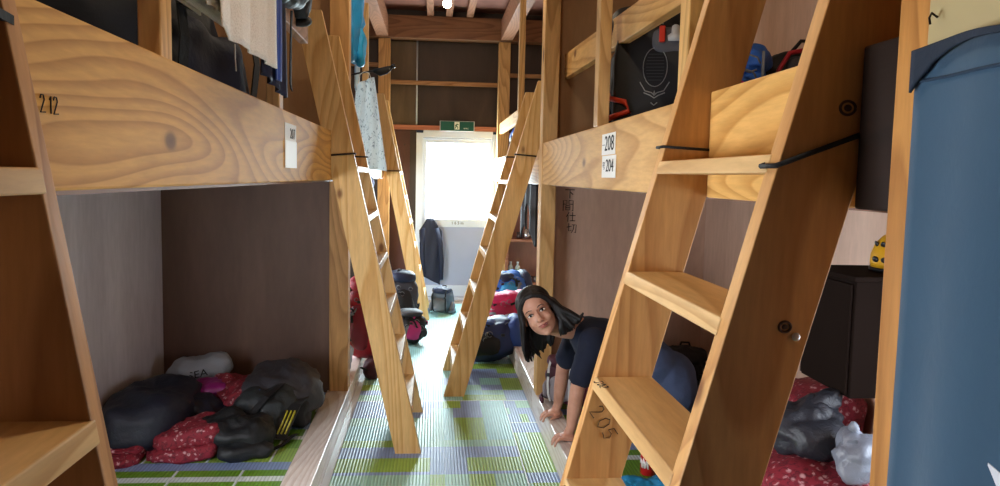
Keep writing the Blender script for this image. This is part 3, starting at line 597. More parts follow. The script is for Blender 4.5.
def messy_pack(label, c, h, rot, cols, seed, floor, strapm=None):
    """slumped hiking backpack: centre c, half sizes h; pockets, lid, webbing and cord loops all over it"""
    rd = random.Random(seed); c = Vector(c); R = Euler(rot).to_matrix(); strapm = strapm or STRAP
    t = wthing('backpack', label, 'backpack', (c.x, c.y, floor))
    W = lambda a, b_, d: c + R @ Vector((a*h[0], b_*h[1], d*h[2]))
    lng = 0 if h[0] > h[2] else 2
    def lump(nm, p, r, m, sd, e=.8): soft(tuple(W(*p)), r, e, .16*min(r), 1.1/max(r)*1.6, sd, floor, Euler(rot), 36, 22, oct=4).build(nm, m, t, smooth=True)
    lump('body', (0, 0, 0), tuple(h), cols[0], seed, .72)
    ld = (.78, 0, .10) if lng == 0 else (0, -.05, .86)
    lump('lid', ld, (h[0]*(.34 if lng == 0 else .85), h[1]*.92, h[2]*(.92 if lng == 0 else .22)), cols[1], seed+1)
    lump('front_pocket', (-.15, -.75, -.05) if lng == 0 else (0, -.80, -.10), (h[0]*.55, h[1]*.38, h[2]*.60), cols[2], seed+2)
    lump('side_pocket', (-.2, -.35, .72) if lng == 0 else (.80, -.3, -.35), (h[0]*.45 if lng == 0 else h[0]*.30, h[1]*.45, h[2]*.32), cols[1], seed+3)
    lump('side_pocket', (-.75, -.45, -.25) if lng == 0 else (-.80, -.3, -.30), (h[0]*.30, h[1]*.5, h[2]*.40), cols[3], seed+4)
    def on(th, ph, k): return W(k*math.cos(ph)*math.cos(th), k*math.cos(ph)*math.sin(th), k*math.sin(ph))
    for i in range(7):      # webbing straps lying over the front and top
        th, ph, dth, dph = rd.uniform(-2.6, -.5), rd.uniform(-.4, .9), rd.uniform(-.9, .9), rd.uniform(-.6, .6)
        pts = [on(th + dth*q/7, ph + dph*q/7 + .06*math.sin(q+i), 1.10 + .10*math.sin(q*PI/7)) for q in range(8)]
        for p in pts: p.z = max(p.z, floor + .008)
        MB().ribbon(pts, rd.choice((.014, .02, .026)), .005, (0, 0, 1) if abs(dth) > abs(dph) else (1, 0, 0)).build('strap', (STRAP, strapm, GSTRAP)[i % 3], t)
    for i in range(6):      # cord loops
        p = on(rd.uniform(-2.4, -.7), rd.uniform(-.2, .9), 1.16); p.z = max(p.z, floor + .03); q = rd.uniform(.012, .024)
        MB().tube([p + Vector((q*math.cos(a*PI/4), rd.uniform(-.006, .006), q*math.sin(a*PI/4))) for a in range(8)], .0026, 5).build('cord_loop', GSTRAP, t, smooth=True)
    for i in range(2):
        p = on(rd.uniform(-2.2, -.9), rd.uniform(-.1, .7), 1.15); MB().box(p.x-.014, p.x+.014, p.y-.005, p.y+.005, p.z-.010, p.z+.010).build('buckle', BUCK, t, bevel=.002)
    return t
# --- left lower bunk
t = wthing('sleeping_bag', 'bulky black-navy sleeping bag bundle by the left wall of the lower bunk', 'sleeping bag', (-1.3, 3.65, .1))
soft((-1.345, 3.70, .225), (.205, .31, .135), .72, .035, 6, 3, .1, oct=4).build('bag', NAVY, t, smooth=True)
soft((-1.14, 3.78, .20), (.13, .12, .07), .8, .03, 6, 5, .1, rot=Euler((0, .35, .0))).build('bag_end', NAVY, t, smooth=True)
def quilt(label, c, r, rot, seed, amp=.035, e=.55, folds=2):
    t = wthing('floral_quilt', label, 'quilt', (c[0], c[1], c[2]-r[2]))
    for k in range(folds):
        zz = c[2] - r[2] + r[2]*2*(k+.5)/folds
        soft((c[0]+.015*k, c[1]+.03*k, zz), (r[0]*(1-.05*k), r[1]*(1-.08*k), r[2]/folds*1.12), e, amp, 6, seed+k*3, c[2]-r[2], rot, oct=4).build('fold', FLOR, t, smooth=True)
    return t
quilt('red floral quilt bunched in the middle of the left lower bunk', (-1.13, 3.47, .165), (.16, .13, .066), Euler((0,-.12,.15)), 11, .035)
quilt('red floral quilt corner sticking out left of the navy sleeping bag', (-1.42, 3.42, .135), (.13, .12, .040), Euler((0,0,-.2)), 15, .03)
quilt('red floral quilt rolled behind the magenta pouch on the left bunk', (-.98, 3.92, .20), (.17, .20, .10), Euler((0,0,.3)), 17, .05)
t = wthing('stuff_sack', 'pale grey sack with dark lettering behind the magenta pouch', 'sack', (-1.30, 4.16, .12))
soft((-1.27, 4.20, .30), (.17, .11, .085), .85, .03, 7, 21, .1, Euler((0, -.22, .1))).build('sack', fabric('pale_grey', '8d9298', .7), t, smooth=True)
text_part('lettering', 'SEA', .055, Matrix.Translation(-Vector(t.location)) @ frame_m((-1.25, 4.080, .31), (1,0,.25), (-.2,.30,1)), M['ink'], t, 1.2)
t = wthing('pouch', 'shiny magenta pouch between the grey sack and the red quilt', 'pouch', (-1.17, 3.95, .15))
soft((-1.13, 3.98, .255), (.14, .09, .055), .7, .02, 8, 23, None, Euler((.1, .05, .15))).build('pouch_body', fabric('magenta_satin', '8e2270', .35, wr=.4), t, smooth=True)
t = wthing('backpack', 'dark grey backpack slumped against the post on the left lower bunk', 'backpack', (-.80, 4.0, .1))
soft((-.80, 4.02, .235), (.20, .26, .135), .75, .05, 6, 31, .1, oct=4).build('body', DGREY, t, smooth=True)
soft((-.83, 3.78, .21), (.15, .14, .10), .75, .04, 7, 33, .1).build('lid', fabric('dark_green_grey', '262c2e', .6, wr=.35), t, smooth=True)
soft((-.68, 3.90, .17), (.06, .14, .075), .7, .02, 8, 35, .1).build('side_pocket', BLK, t, smooth=True)
MB().ribbon([(-.86, 3.62, .24), (-.80, 3.66, .31), (-.76, 3.80, .33), (-.74, 4.0, .35)], .03, .004).build('compression_strap', STRAP, t)
MB().ribbon([(-.73, 3.60, .12), (-.70, 3.64, .20), (-.68, 3.74, .25), (-.66, 3.86, .25)], .07, .008).build('hip_belt', BLK, t)
for k in range(3): MB().ribbon([(-.735+.018*k, 3.597, .145), (-.712+.018*k, 3.625, .20), (-.702+.018*k, 3.68, .232)], .006, .012).build('yellow_stripe', plain('stripe_yellow', 'b8ac30', .5), t)
MB().box(-.868, -.845, 3.735, 3.76, .305, .325).build('blue_tab', plain('tab_blue', '1f55b0', .5), t, bevel=.003)
MB().ribbon([(-.66, 3.70, .11), (-.665, 3.62, .13), (-.70, 3.55, .11), (-.74, 3.50, .105)], .02, .004).build('loose_strap', STRAP, t)
t = wthing('jacket', 'black jacket crumpled in front of the grey backpack on the left bunk', 'jacket', (-.97, 3.6, .1))
soft((-.91, 3.52, .18), (.15, .12, .095), .8, .045, 8, 41, .1, Euler((0, .15, -.3)), oct=4).build('jacket_body', fabric('black_jacket', '14171a', .55, wr=.4), t, smooth=True)
soft((-.84, 3.42, .135), (.12, .06, .045), .8, .03, 8, 43, .1, Euler((0, .1, .3))).build('sleeve', fabric('black_jacket_sleeve', '14171a', .55, wr=.4), t, smooth=True)
# --- left upper bunk: packs and hung clothes
t = backpack('large dark navy backpack on the upper left bunk behind the hanging towel', (-.90, 2.42, 1.451), (0, 0, 1.45), (.88, .40, .62), fabric('midnight', '10131c', .75), BLK, fabric('midnight_pocket', '12182c', .75), seed=4, loops=False, belt=False)
t = backpack('dark backpack on the upper left bunk left of the first upright post', (-1.02, 1.56, 1.451), (0, 0, 1.2), (.30, .26, .62), fabric('olive_dark', '1c2218', .8), BLK, fabric('black_olive', '16181a', .8), seed=6, loops=False, belt=False)
def drape(fn, nu=24, nv=40, th=.004): return sheet_mesh(nu, nv, fn, th)
def hung(x, y0, y1, ztop, zb, fold=.012, seed=0, back=.25, ybot=None, hem=lambda u: 0.0, nf=3):
    """cloth hung over the left guard rail (x about -.50): v runs from the back hem over the board and down in front"""
    yb0, yb1 = ybot or (y0, y1)
    def fn(u, v):
        s = v*(back + ztop - zb + .06) - back
        if s < 0: X, Z = x - .062, ztop + s
        elif s < .06: a = s/.06*PI; X, Z = x - .031 - .031*math.cos(a), ztop + .012*math.sin(a)
        else: X, Z = x, ztop - (s-.06)
        q = max(0, (s-.06)/(ztop-zb)); y = (y0 + (y1-y0)*u)*(1-q) + (yb0 + (yb1-yb0)*u)*q
        Z += hem(u)*q
        return (X + (fold*(math.sin(u*nf*2*PI + seed) + .5*math.sin(u*nf*4.4*PI + seed*2)))*q + .006, y + .01*math.sin(Z*9+seed)*q, Z)
    return drape(fn)
m, nt, b = newmat('waffle_towel'); v = coords(nt, rand=False)
wv = nt.nodes.new('ShaderNodeTexVoronoi'); wv.inputs['Scale'].default_value = 210; nt.links.new(v, wv.inputs['Vector'])
nt.links.new(ramp(nt, wv.outputs['Distance'], [(0, lin('e2ddd4')), (.6, lin('f6f3ec'))]), b.inputs['Base Color']); b.inputs['Roughness'].default_value = .85; bump(nt, b, wv.outputs['Distance'], .3, .003)
t = wthing('towel', 'white waffle towel hanging over the upper left guard rail', 'towel', (-.46, 1.9, 1.67))
hung(-.447, 1.60, 2.15, 1.993, 1.685, .006, 1, hem=lambda u: .012*(u < .1)).build('towel_cloth', m, t, smooth=True)
hung(-.462, 1.57, 1.75, 1.993, 1.735, .004, 2).build('towel_fold', fabric('ivory', 'cfc8b8', .85, wr=.1), t, smooth=True)
MB().tube([(-.456, 1.79, 1.69), (-.458, 1.80, 1.66), (-.455, 1.795, 1.63)], .0015, 5).build('loose_thread', WHT, t)
t = wthing('trousers', 'dark blue garment hanging behind the white towel on the left guard rail', 'garment', (-.46, 2.2, 1.62))
hung(-.463, 2.06, 2.36, 1.991, 1.625, .008, 3, hem=lambda u: .04*(1-u)).build('cloth', fabric('deep_blue', '16203e', .7), t, smooth=True)
hung(-.450, 2.18, 2.24, 1.996, 1.66, .003, 3, nf=1).build('blue_stripe', fabric('royal_blue', '2f4fa4', .6), t, smooth=True)
t = wthing('jacket', 'dark grey jacket hanging over the left guard rail beside the blue garment', 'jacket', (-.46, 2.5, 1.9))
soft((-.458, 2.46, 2.00), (.045, .22, .075), .8, .03, 9, 51, None, Euler((.12, 0, 0))).build('jacket_body', fabric('slate_jacket', '39434c', .6, wr=.4), t, smooth=True)
soft((-.45, 2.63, 1.975), (.034, .055, .07), .8, .02, 9, 53, None, Euler((.5, 0, 0))).build('sleeve', fabric('slate_sleeve', '323c46', .6, wr=.4), t, smooth=True)
soft((-.452, 2.66, 1.915), (.030, .045, .018), .8, .008, 9, 55, None, Euler((.4, 0, 0))).build('cuff', fabric('slate_cuff', '20272e', .7), t, smooth=True)
MB().ribbon([(-.445, 2.42, 1.90), (-.452, 2.44, 1.80), (-.455, 2.45, 1.68), (-.450, 2.44, 1.66)], .02, .004, (0,1,0)).build('hanging_strap', STRAP, t)
# --- far-left bay
t = wthing('jacket', 'turquoise jacket hanging high behind the nearer left aisle ladder', 'jacket', (-.5, 4.9, 2.1))
soft((-.52, 4.90, 2.42), (.045, .17, .31), .75, .035, 9, 61, None).build('jacket_body', fabric('turquoise', '1f8fd0', .55, wr=.4), t, smooth=True)
soft((-.485, 4.98, 2.22), (.035, .08, .12), .8, .02, 9, 63, None).build('sleeve', fabric('turquoise_sleeve', '1aa0dc', .55, wr=.4), t, smooth=True)
MB().tube([(-.52, 4.90, 2.72), (-.52, 4.90, 2.80), (-.53, 4.90, 2.86), (-.56, 4.90, 2.874)], .003, 6).build('hanger_hook', STEEL, t, smooth=True)
t = wthing('towel', 'pale blue towel hanging beside the turquoise jacket', 'towel', (-.5, 5.3, 2.0))
sheet_mesh(10, 20, lambda u, v: (-.535 + .01*math.sin(u*9), 5.12 + .26*u, 2.47 - .50*v)).build('towel_cloth', fabric('pale_blue', 'b8d4e4', .8, wr=.1), t, smooth=True)
MB().tube([(-.535, 5.10, 2.47), (-.535, 5.43, 2.47)], .004, 6).build('hanging_rod', STEEL, t, smooth=True)
t = wthing('umbrella', 'folded black umbrella stuck out into the aisle above the white bag', 'umbrella', (-.5, 5.0, 2.06))
MB().tube([(-.60, 5.02, 2.03), (-.50, 5.02, 2.055), (-.40, 5.02, 2.075), (-.27, 5.02, 2.11)], .006, 8).build('shaft', plain('umbrella_black', '1c1c20', .5), t, smooth=True)
MB().tube([(-.40, 5.02, 2.073), (-.36, 5.02, 2.068), (-.32, 5.02, 2.078), (-.28, 5.02, 2.103)], [.012, .03, .024, .008], 10).wrinkle(.008, 20, 3).build('folded_canopy', BLK, t, smooth=True)
MB().tube([(-.285, 5.02, 2.105), (-.262, 5.02, 2.113)], .014, 10).build('umbrella_end', plain('umbrella_end', '202024', .4), t, smooth=True)
m, nt, b = newmat('printed_white_bag'); v = coords(nt, (1, 1, .6)); n = noise_n(nt, v, 38, 2, .5, 2.5)
nt.links.new(ramp(nt, n, [(.34, lin('868e96')), (.40, lin('dfe4e6')), (1, lin('f0f2f2'))]), b.inputs['Base Color']); b.inputs['Roughness'].default_value = .6; bump(nt, b, noise_n(nt, v, 18, 3), .4, .015)
tl = nt.nodes.new('ShaderNodeBsdfTranslucent'); nt.links.new(b.inputs['Base Color'].links[0].from_socket, tl.inputs['Color']); mx = nt.nodes.new('ShaderNodeMixShader'); mx.inputs[0].default_value = .78
nt.links.new(b.outputs[0], mx.inputs[1]); nt.links.new(tl.outputs[0], mx.inputs[2]); nt.links.new(mx.outputs[0], nt.nodes['Material Output'].inputs[0])
t = wthing('tote_bag', 'white printed cloth bag hanging from the upper left bunk edge over the far rail', 'bag', (-.45, 5.0, 1.45))
def bagfn(u, v):
    w = .055 + .075*v; x = -.458 + .02*v + (u-.5)*2*w; return (x, 5.03 - .012*math.sin(u*PI) + .014*math.sin(u*13+v*4), 2.0 - .56*v + .05*(u-.3)*(1-v) - .03*abs(u-.5)*v)
sheet_mesh(18, 22, bagfn, .006).build('bag_front', m, t, smooth=True)
MB().ribbon([(-.50, 5.03, 1.99), (-.49, 5.025, 2.05), (-.46, 5.02, 2.066), (-.43, 5.025, 2.06), (-.41, 5.03, 2.0)], .02, .004, (0,1,0)).build('bag_handle', WHT, t)
t = wthing('cloth_bundle', 'small violet cloth hanging below the bright far-left bed rail', 'cloth', (-.45, 5.7, 1.25))
soft((-.485, 5.72, 1.30), (.03, .08, .077), .8, .02, 12, 71).build('cloth', fabric('violet', '5a58b0', .7), t, smooth=True)
messy_pack('red backpack propped on the left kerb behind the nearer left aisle ladder', (-.455, 5.28, .40), (.135, .15, .29), (.10, .06, -.3), [RED, fabric('red_lid', 'c02040', .6), fabric('red_dark', '7a1224', .6), BLK], 9, KL+.002)
t = wthing('pouch', 'dark red pouch lying on the floor mat below the red backpack', 'pouch', (-.40, 5.1, .01))
soft((-.405, 5.12, .075), (.055, .09, .075), .7, .02, 10, 75, .0095).build('pouch_body', MAROON, t, smooth=True)
MB().ribbon([(-.47, 4.98, KL+.006), (-.45, 5.00, .10), (-.43, 5.04, .08), (-.41, 5.06, .06)], .02, .004).build('pouch_strap', STRAP, t)
t = wthing('plastic_bag', 'pale bluish plastic bag on the kerb below the red backpack', 'bag', (-.56, 4.85, .12))
soft((-.565, 4.88, .20), (.06, .12, .085), .8, .03, 9, 73, KL+.001).build('bag', fabric('pale_plastic', 'a8b0c4', .35, wr=.5), t, smooth=True)
MB().tube([(-.565, 4.88, .275), (-.55, 4.86, .31), (-.56, 4.85, .335)], [.02, .012, .025], 8).wrinkle(.006, 30, 2).build('knot', fabric('pale_plastic_knot', 'a8b0c4', .35, wr=.5), t, smooth=True)
messy_pack('black backpack with pink piping standing in the far aisle behind the ladder', (-.19, 6.2, .15), (.13, .13, .135), (0, 0, .3), [BLK, fabric('charcoal', '2e2e34', .7), PINK, BLK], 12, .0095, PINK)
messy_pack('charcoal backpack standing tall behind the pink-piped one', (-.29, 6.72, .275), (.15, .14, .26), (0, .06, .3), [fabric('charcoal2', '3a3c46', .7), NAVYN, BLK, GREY], 14, .0095)
backpack('small grey and navy backpack on the floor right of the farthest ladder', (.10, 7.62, .01), (0, 0, -.3), (.22, .18, .26), fabric('grey_blue', '5c6672', .7), NAVYN, GREY, seed=16, loops=False)
t = wthing('shoe', 'small dark shoe left on the far floor mat near the door', 'shoe', (.17, 7.65, .01))
soft((.16, 7.66, .035), (.035, .09, .028), .7, .006, 12, 81, .0095, Euler((0,0,1.0))).build('upper', NAVYN, t, smooth=True)
soft((.16, 7.66, .016), (.04, .095, .008), .6, .0, 12, 81, .0095, Euler((0,0,1.0))).build('sole', BLK, t, smooth=True)
# navy jacket on the door hook
t = wthing('jacket', 'navy jacket hanging on a hook at the left side of the door', 'jacket', (-.03, 8.38, .18))
mb = MB(); bm = mb.bm
def jf(u, v):
    ww = (.035 + .075*min(1, v*5))*(1 + .15*math.sin(v*7)) - (.02 if v > .9 else 0); ang = u*2*PI
    return (-.035 + .02*v + ww*math.cos(ang), 8.405 + .024*math.sin(ang) + .006*math.sin(ang*5+v*6), .93 - .70*v - (.05*math.cos(ang) if v > .8 else 0))
rr = [[bm.verts.new(jf(k/28, j/20)) for k in range(28)] for j in range(21)]
for A, B in zip(rr, rr[1:]):
    for k in range(28): bm.faces.new((A[k], A[(k+1) % 28], B[(k+1) % 28], B[k]))
bm.faces.new(rr[0][::-1]); bm.faces.new(rr[-1])
mb.build('jacket_body', fabric('navy_jacket', '151c34', .7, wr=.35), t, smooth=True)
for sx, zz in ((-1, .30), (1, .24)):
    MB().tube([(-.03+sx*.07, 8.40, .82), (-.02+sx*.10, 8.395, .65), (-.01+sx*.105, 8.40, .45), (sx*.095, 8.40, zz)], [.028, .032, .028, .024], 10).wrinkle(.008, 20, sx+4).build('sleeve', fabric('navy_sleeve', '18213c', .7, wr=.35), t, smooth=True)
MB().tube([(-.03, 8.444, .95), (-.03, 8.42, .945), (-.03, 8.41, .93), (-.03, 8.405, .945)], .006, 6).build('hook', M['white'], t, smooth=True)
# --- far-right bay
t = wthing('blue_bundle', 'blue tarp bundle tied with cord on the far-right bed rail', 'bundle', (.68, 6.4, 1.6))
soft((.70, 6.4, 1.70), (.05, .22, .10), .8, .03, 8, 91, 1.601).build('bundle', fabric('tarp_blue', '1f58c4', .4, wr=.4), t, smooth=True)
for k in range(3): MB().tube([(.70+.058*math.cos(a*PI/6), 6.26+.12*k, 1.70+.105*math.sin(a*PI/6)) for a in range(13)], .004, 6).build('tie_cord', M['cord'], t, smooth=True)
t = wthing('hanging_clothes', 'dark clothes hanging below the far-right bed rail behind the right post', 'garment', (.68, 5.35, .95))
sheet_mesh(24, 16, lambda u, v: (.675 + .012*math.sin(u*17), 4.95 + .75*u, 1.36 - (.30 + .10*math.sin(u*8) + .06*math.sin(u*19))*v), .012).build('cloth', fabric('black_cloth', '17151e', .8), t, smooth=True)
messy_pack('navy and black backpack lying on the floor mat left of the kneeling person', (.455, 5.62, .18), (.235, .20, .155), (0, -.16, -.1), [fabric('navy_pack', '1e2c5a', .6), fabric('blue_lid', '2c4c9a', .6), BLK, BLK], 21, .0095)
messy_pack('crimson backpack lying behind the navy backpack at the right kerb', (.60, 6.35, .29), (.22, .19, .13), (0, -.08, .1), [CRIM, fabric('crimson_lid', 'd8306c', .6), fabric('crimson_pocket', 'a81a48', .6), fabric('orange_tab', 'e0a040', .6)], 23, KR+.002, fabric('pale_webbing', 'c8c8cc', .7))
messy_pack('bright blue backpack behind the crimson one below the bottles', (.73, 7.15, .33), (.20, .18, .165), (0, -.1, .2), [BLUE, NAVYN, SKY, BLK], 25, KR+.002)
# --- right lower bunk
backpack('small maroon backpack with a pale pocket beside the right post', (.735, 4.03, .158), (0, 0, -.5), (.20, .15, .27), MAROON, MAROON, fabric('pale_pocket', '8c8488', .7), WHT, seed=27, loops=False)
backpack('dark red backpack on the right bunk behind the person\'s arms', (.98, 3.98, .126), (0, 0, -.2), (.34, .24, .36), fabric('dark_red', '5a1426', .7), BLK, fabric('red_pocket2', '7c1a30', .7), seed=29, loops=False)
t = backpack('black bag in the corner behind the person, seen between the ladder treads', (1.40, 3.98, .126), (0, 0, -.3), (.26, .22, .36), BLK, BLK, fabric('black3', '1b1b20', .7), seed=31, loops=False)
MB().box(-.05, .0, -.135, -.13, .25, .27).build('yellow_tab', plain('tab_yellow', 'a89a5c', .6), t)
quilt('red floral quilt folded by the wall beyond the kneeling person', (1.42, 2.62, .375), (.16, .20, .255), Euler((0,0,.0)), 35, .025, .45, 3)
quilt('red floral quilt pile at the near end of the right bunk under the plastic bags', (1.20, 2.02, .345), (.30, .30, .225), Euler((0,0,-.1)), 38, .03, .5, 3)
t = wthing('cloth_bundle', 'small dark red cloth near the wall beyond the person', 'cloth', (1.3, 3.25, .13))
soft((1.33, 3.25, .25), (.14, .10, .14), .7, .03, 8, 99, .1245).build('cloth', MAROON, t, smooth=True)
t = wthing('plastic_bag', 'dark grey plastic bag on the red quilt pile at lower right', 'bag', (1.15, 2.15, .57))
soft((1.135, 2.13, .655), (.11, .10, .085), .75, .04, 9, 101, .56, Euler((0, -.2, .2)), oct=4).build('bag', fabric('dark_plastic', '2a2c34', .48, wr=.6), t, smooth=True)
soft((1.20, 2.15, .735), (.065, .03, .025), .7, .02, 12, 103, None, Euler((0, -.5, .2))).build('bag_top', fabric('dark_plastic_top', '2a2c34', .48, wr=.6), t, smooth=True)
t = wthing('plastic_bag', 'white knotted plastic bag on the red quilts beside the orange-toned post', 'bag', (1.19, 1.95, .57))
soft((1.185, 1.93, .645), (.060, .06, .07), .85, .025, 13, 105, .56, oct=4).build('bag', fabric('white_plastic', '7f8592', .35, wr=.6), t, smooth=True)
MB().tube([(1.175, 1.925, .70), (1.172, 1.925, .72), (1.165, 1.92, .735), (1.160, 1.92, .75)], [.03, .010, .016, .006], 12).wrinkle(.012, 30, 6).build('knot', fabric('white_plastic_knot', '7f8592', .35, wr=.6), t, smooth=True)
t = wthing('shade_cabinet', 'added dark cabinet standing in for wall shade under the yellow helmet at the right', 'cabinet', (1.45, 2.35, .75))  # cabinet added to stand in for the shaded wall below the helmet
DK = plain('shade_board', '1c130f', .9); DK.node_tree.nodes['Principled BSDF'].inputs['Specular IOR Level'].default_value = .08  # wall shade put into this near-black colour
MB().box(1.25, 1.598, 2.10, 2.40, .76, 1.115).build('cabinet_body', DK, t, bevel=.004)
MB().box(1.24, 1.249, 2.11, 2.39, .77, 1.105).build('door', DK, t, bevel=.003)
MB().box(1.24, 1.598, 2.09, 2.41, 1.115, 1.13).build('top_board', DK, t, bevel=.003)
t = wthing('helmet', 'yellow climbing helmet with dark vents on the added dark cabinet', 'helmet', (1.44, 2.22, 1.13))
YEL = plain('helmet_yellow', 'd9a21c', .35, var=.05)
mb = MB(); mb.lathe([(.105, 0), (.11, .02), (.108, .05), (.095, .09), (.07, .12), (.035, .138), (.004, .143)], 28, (1.472, 2.22, 1.143)); mb.build('shell', YEL, t, smooth=True)
for k in range(7):
    a = PI*.95 + k*.42
    MB().ell((1.472+.092*math.cos(a), 2.22+.092*math.sin(a), 1.228), (.006, .015, .020), 1, 10, 8, Euler((0, .5, a))).build('vent', BUCK, t, smooth=True)
    MB().ell((1.472+.109*math.cos(a+.2), 2.22+.109*math.sin(a+.2), 1.178), (.005, .018, .012), 1, 10, 8, Euler((0, .2, a+.2))).build('vent', BUCK, t, smooth=True)
MB().lathe([(.10, -.012), (.112, -.008), (.113, .004), (.104, .004)], 28, (1.472, 2.22, 1.143)).build('rim', BUCK, t, smooth=True)
t.scale = (.84, .84, .84)
t = wthing('pouch', 'silvery blue pouch in front of the yellow helmet', 'pouch', (1.38, 2.12, 1.13))
soft((1.40, 2.125, 1.155), (.03, .02, .03), .7, .01, 14, 111, 1.131).build('pouch_body', fabric('silver_blue', '8c9cc0', .3, wr=.6), t, smooth=True)
t = wthing('stuff_sack', 'bright blue cloth sack on the right mat below the near ladder', 'sack', (.875, 2.88, .125))
soft((.875, 2.88, .150), (.12, .10, .042), .75, .03, 8, 115, .1245, oct=4).build('sack', fabric('cyan_blue', '1583b8', .55, wr=.4), t, smooth=True)
t = wthing('drink_can', 'red drink can with a white squiggle standing behind the blue sack', 'can', (.945, 3.10, .125))
MB().lathe([(.026, .1245), (.033, .131), (.033, .232), (.027, .244), (.025, .244)], 24, (.945, 3.10, 0)).build('can_body', plain('can_red', 'b4141e', .3, var=.04), t, smooth=True)
MB().lathe([(.0265, .243), (.0275, .247), (.024, .247), (.02, .245)], 24, (.945, 3.10, 0)).build('rim', STEEL, t, smooth=True)
MB().tube([(.945+.0336*math.cos(a), 3.10+.0336*math.sin(a), .18+.022*math.sin(k*1.3)) for k, a in enumerate([PI*1.05+.09*i for i in range(14)])], .004, 5).build('white_swirl', plain('swirl_white', 'e8e4e0', .4), t, smooth=True)
# --- right upper bunk
t = backpack('black backpack with an oval panel and bird emblem on the upper right bunk', (.895, 3.02, 1.451), (.04, 0, -.28), (.40, .24, .63), BLK, fabric('black_lid', '111114', .6), fabric('black_front', '1a1a1c', .65), seed=33, loops=False, belt=False)
LG = plain('emblem_grey', '8a8a88', .5)
yy = -.190
fp = soft((-.01, -.142, .30), (.160, .05, .25), .45, .004, 5, 44); fp.build('front_panel', fabric('black_panel', '19191b', .65, wr=.1), t, smooth=True)
oval = [(-.01+.045*math.cos(k*PI/12), yy-.003, .385+.072*math.sin(k*PI/12)) for k in range(25)]
MB().tube(oval, .0016, 5).build('oval_outline', LG, t)
for k in range(9):
    z = .337 + k*.012; h = .045*math.sqrt(max(.05, 1-((z-.385)/.072)**2))
    MB().tube([(-.01-h*.75, yy-.003, z), (-.01+h*.75, yy-.003, z)], .0010, 4).build('mesh_line', plain('mesh_grey%d' % k, '4a4a4c', .6), t)
strokes('bird_emblem', [[(-.55,.45), (-.35,.12), (-.1,.05), (0,-.05), (.1,.05), (.35,.12), (.55,.45)], [(-.40,.05), (-.15,-.05), (0,-.15), (.15,-.05), (.40,.05)], [(-.12,-.32), (0,-.42), (.12,-.32)], [(-.03,.0), (0,.12), (.03,.0)]], (-.01, yy-.004, .285), (1,0,0), (0,0,1), LG, t, .0022, .10)
MB().tube([(-.02+.035*math.cos(k*PI/10), -.148, .545+.024*math.sin(k*PI/10)) for k in range(21)], .003, 6).build('lid_ring', LG, t, smooth=True)
MB().tube([(-.04, -.15, .540), (-.02, -.152, .532), (.0, -.15, .540)], .003, 5).build('lid_wing', LG, t)
soft((.055, -.170, .485), (.085, .03, .05), .6, .006, 9, 46).build('grey_panel', fabric('grey_panel_cloth', '55555c', .6, wr=.2), t, smooth=True)
MB().box(.0, .022, -.215, -.195, .475, .535).build('red_clip', plain('clip_red', 'c8301c', .4), t, bevel=.004)
MB().lathe([(.028, .48), (.030, .50), (.016, .51), (.014, .535), (.006, .54)], 14, (.06, -.195, 0)).build('reservoir_cap', plain('cap_pale', 'c4c6c8', .35), t, smooth=True)
MB().tube([(-.20, -.10, .32), (-.18, -.17, .27), (-.12, -.20, .255), (-.10, -.20, .22), (-.19, -.17, .19)], .011, 8).build('orange_hose', ORNG, t, smooth=True)
t = backpack('blue and grey backpack on the upper right bunk between the near ladder stiles', (1.125, 2.66, 1.451), (0, 0, -.42), (.16, .15, .44), BLUE, BLUE, GREY, GSTRAP, seed=36)
t = wthing('backpack', 'black bag with red trim right of the blue backpack on the upper right bunk', 'backpack', (1.33, 2.62, 1.451))
soft((1.365, 2.80, 1.665), (.135, .11, .235), .65, .02, 7, 121, 1.451).build('body', BLK, t, smooth=True)
MB().tube([(1.235, 2.68, 1.72), (1.242, 2.67, 1.81), (1.275, 2.66, 1.87), (1.345, 2.66, 1.885), (1.44, 2.67, 1.86)], .009, 8).build('red_trim', RED, t, smooth=True)
MB().tube([(1.30, 2.70, 1.88), (1.33, 2.69, 1.92), (1.38, 2.69, 1.92), (1.43, 2.70, 1.88)], .007, 8).build('handle', STRAP, t, smooth=True)
soft((1.33, 2.675, 1.80), (.05, .03, .06), .6, .01, 9, 123).build('front_pocket', fabric('charcoal4', '3a3a42', .7), t, smooth=True)
t = wthing('cloth_bundle', 'small pink cloth beside the blue backpack on the upper right bunk', 'cloth', (1.0, 2.45, 1.451))
soft((1.02, 2.50, 1.60), (.045, .05, .14), .8, .02, 10, 125, 1.451).build('cloth', PINK, t, smooth=True)
# ------------------------------------------------------------------ person leaning out of the right bunk
def remesh(mb, name, mat, parent, vox=.006, smooth=4, shade=True):
    bmesh.ops.recalc_face_normals(mb.bm, faces=mb.bm.faces[:])
    me = bpy.data.meshes.new('raw'); mb.bm.to_mesh(me); mb.bm.free(); o = bpy.data.objects.new('raw', me); C.objects.link(o)
    r = o.modifiers.new('r', 'REMESH'); r.mode = 'VOXEL'; r.voxel_size = vox
    if smooth: s_ = o.modifiers.new('s', 'SMOOTH'); s_.factor = .5; s_.iterations = smooth
    bpy.context.view_layer.update()
    res = bpy.data.meshes.new_from_object(o.evaluated_get(bpy.context.evaluated_depsgraph_get())); bpy.data.objects.remove(o)
    m2 = MB(); m2.bm.from_mesh(res); return m2.build(name, mat, parent, smooth=shade)
def limb(mb, pts, rs, seg=16, flat=1.0, up=None):
    mb.tube(pts, rs, seg, flat, True, up)
    for p, r in zip(pts, rs): 
        if flat == 1.0: mb.ell(p, (r, r, r), 1, 16, 10)
per = wthing('person', 'person in a navy t-shirt leaning out of the right bunk on both hands', 'person', (.95, 3.56, .125))
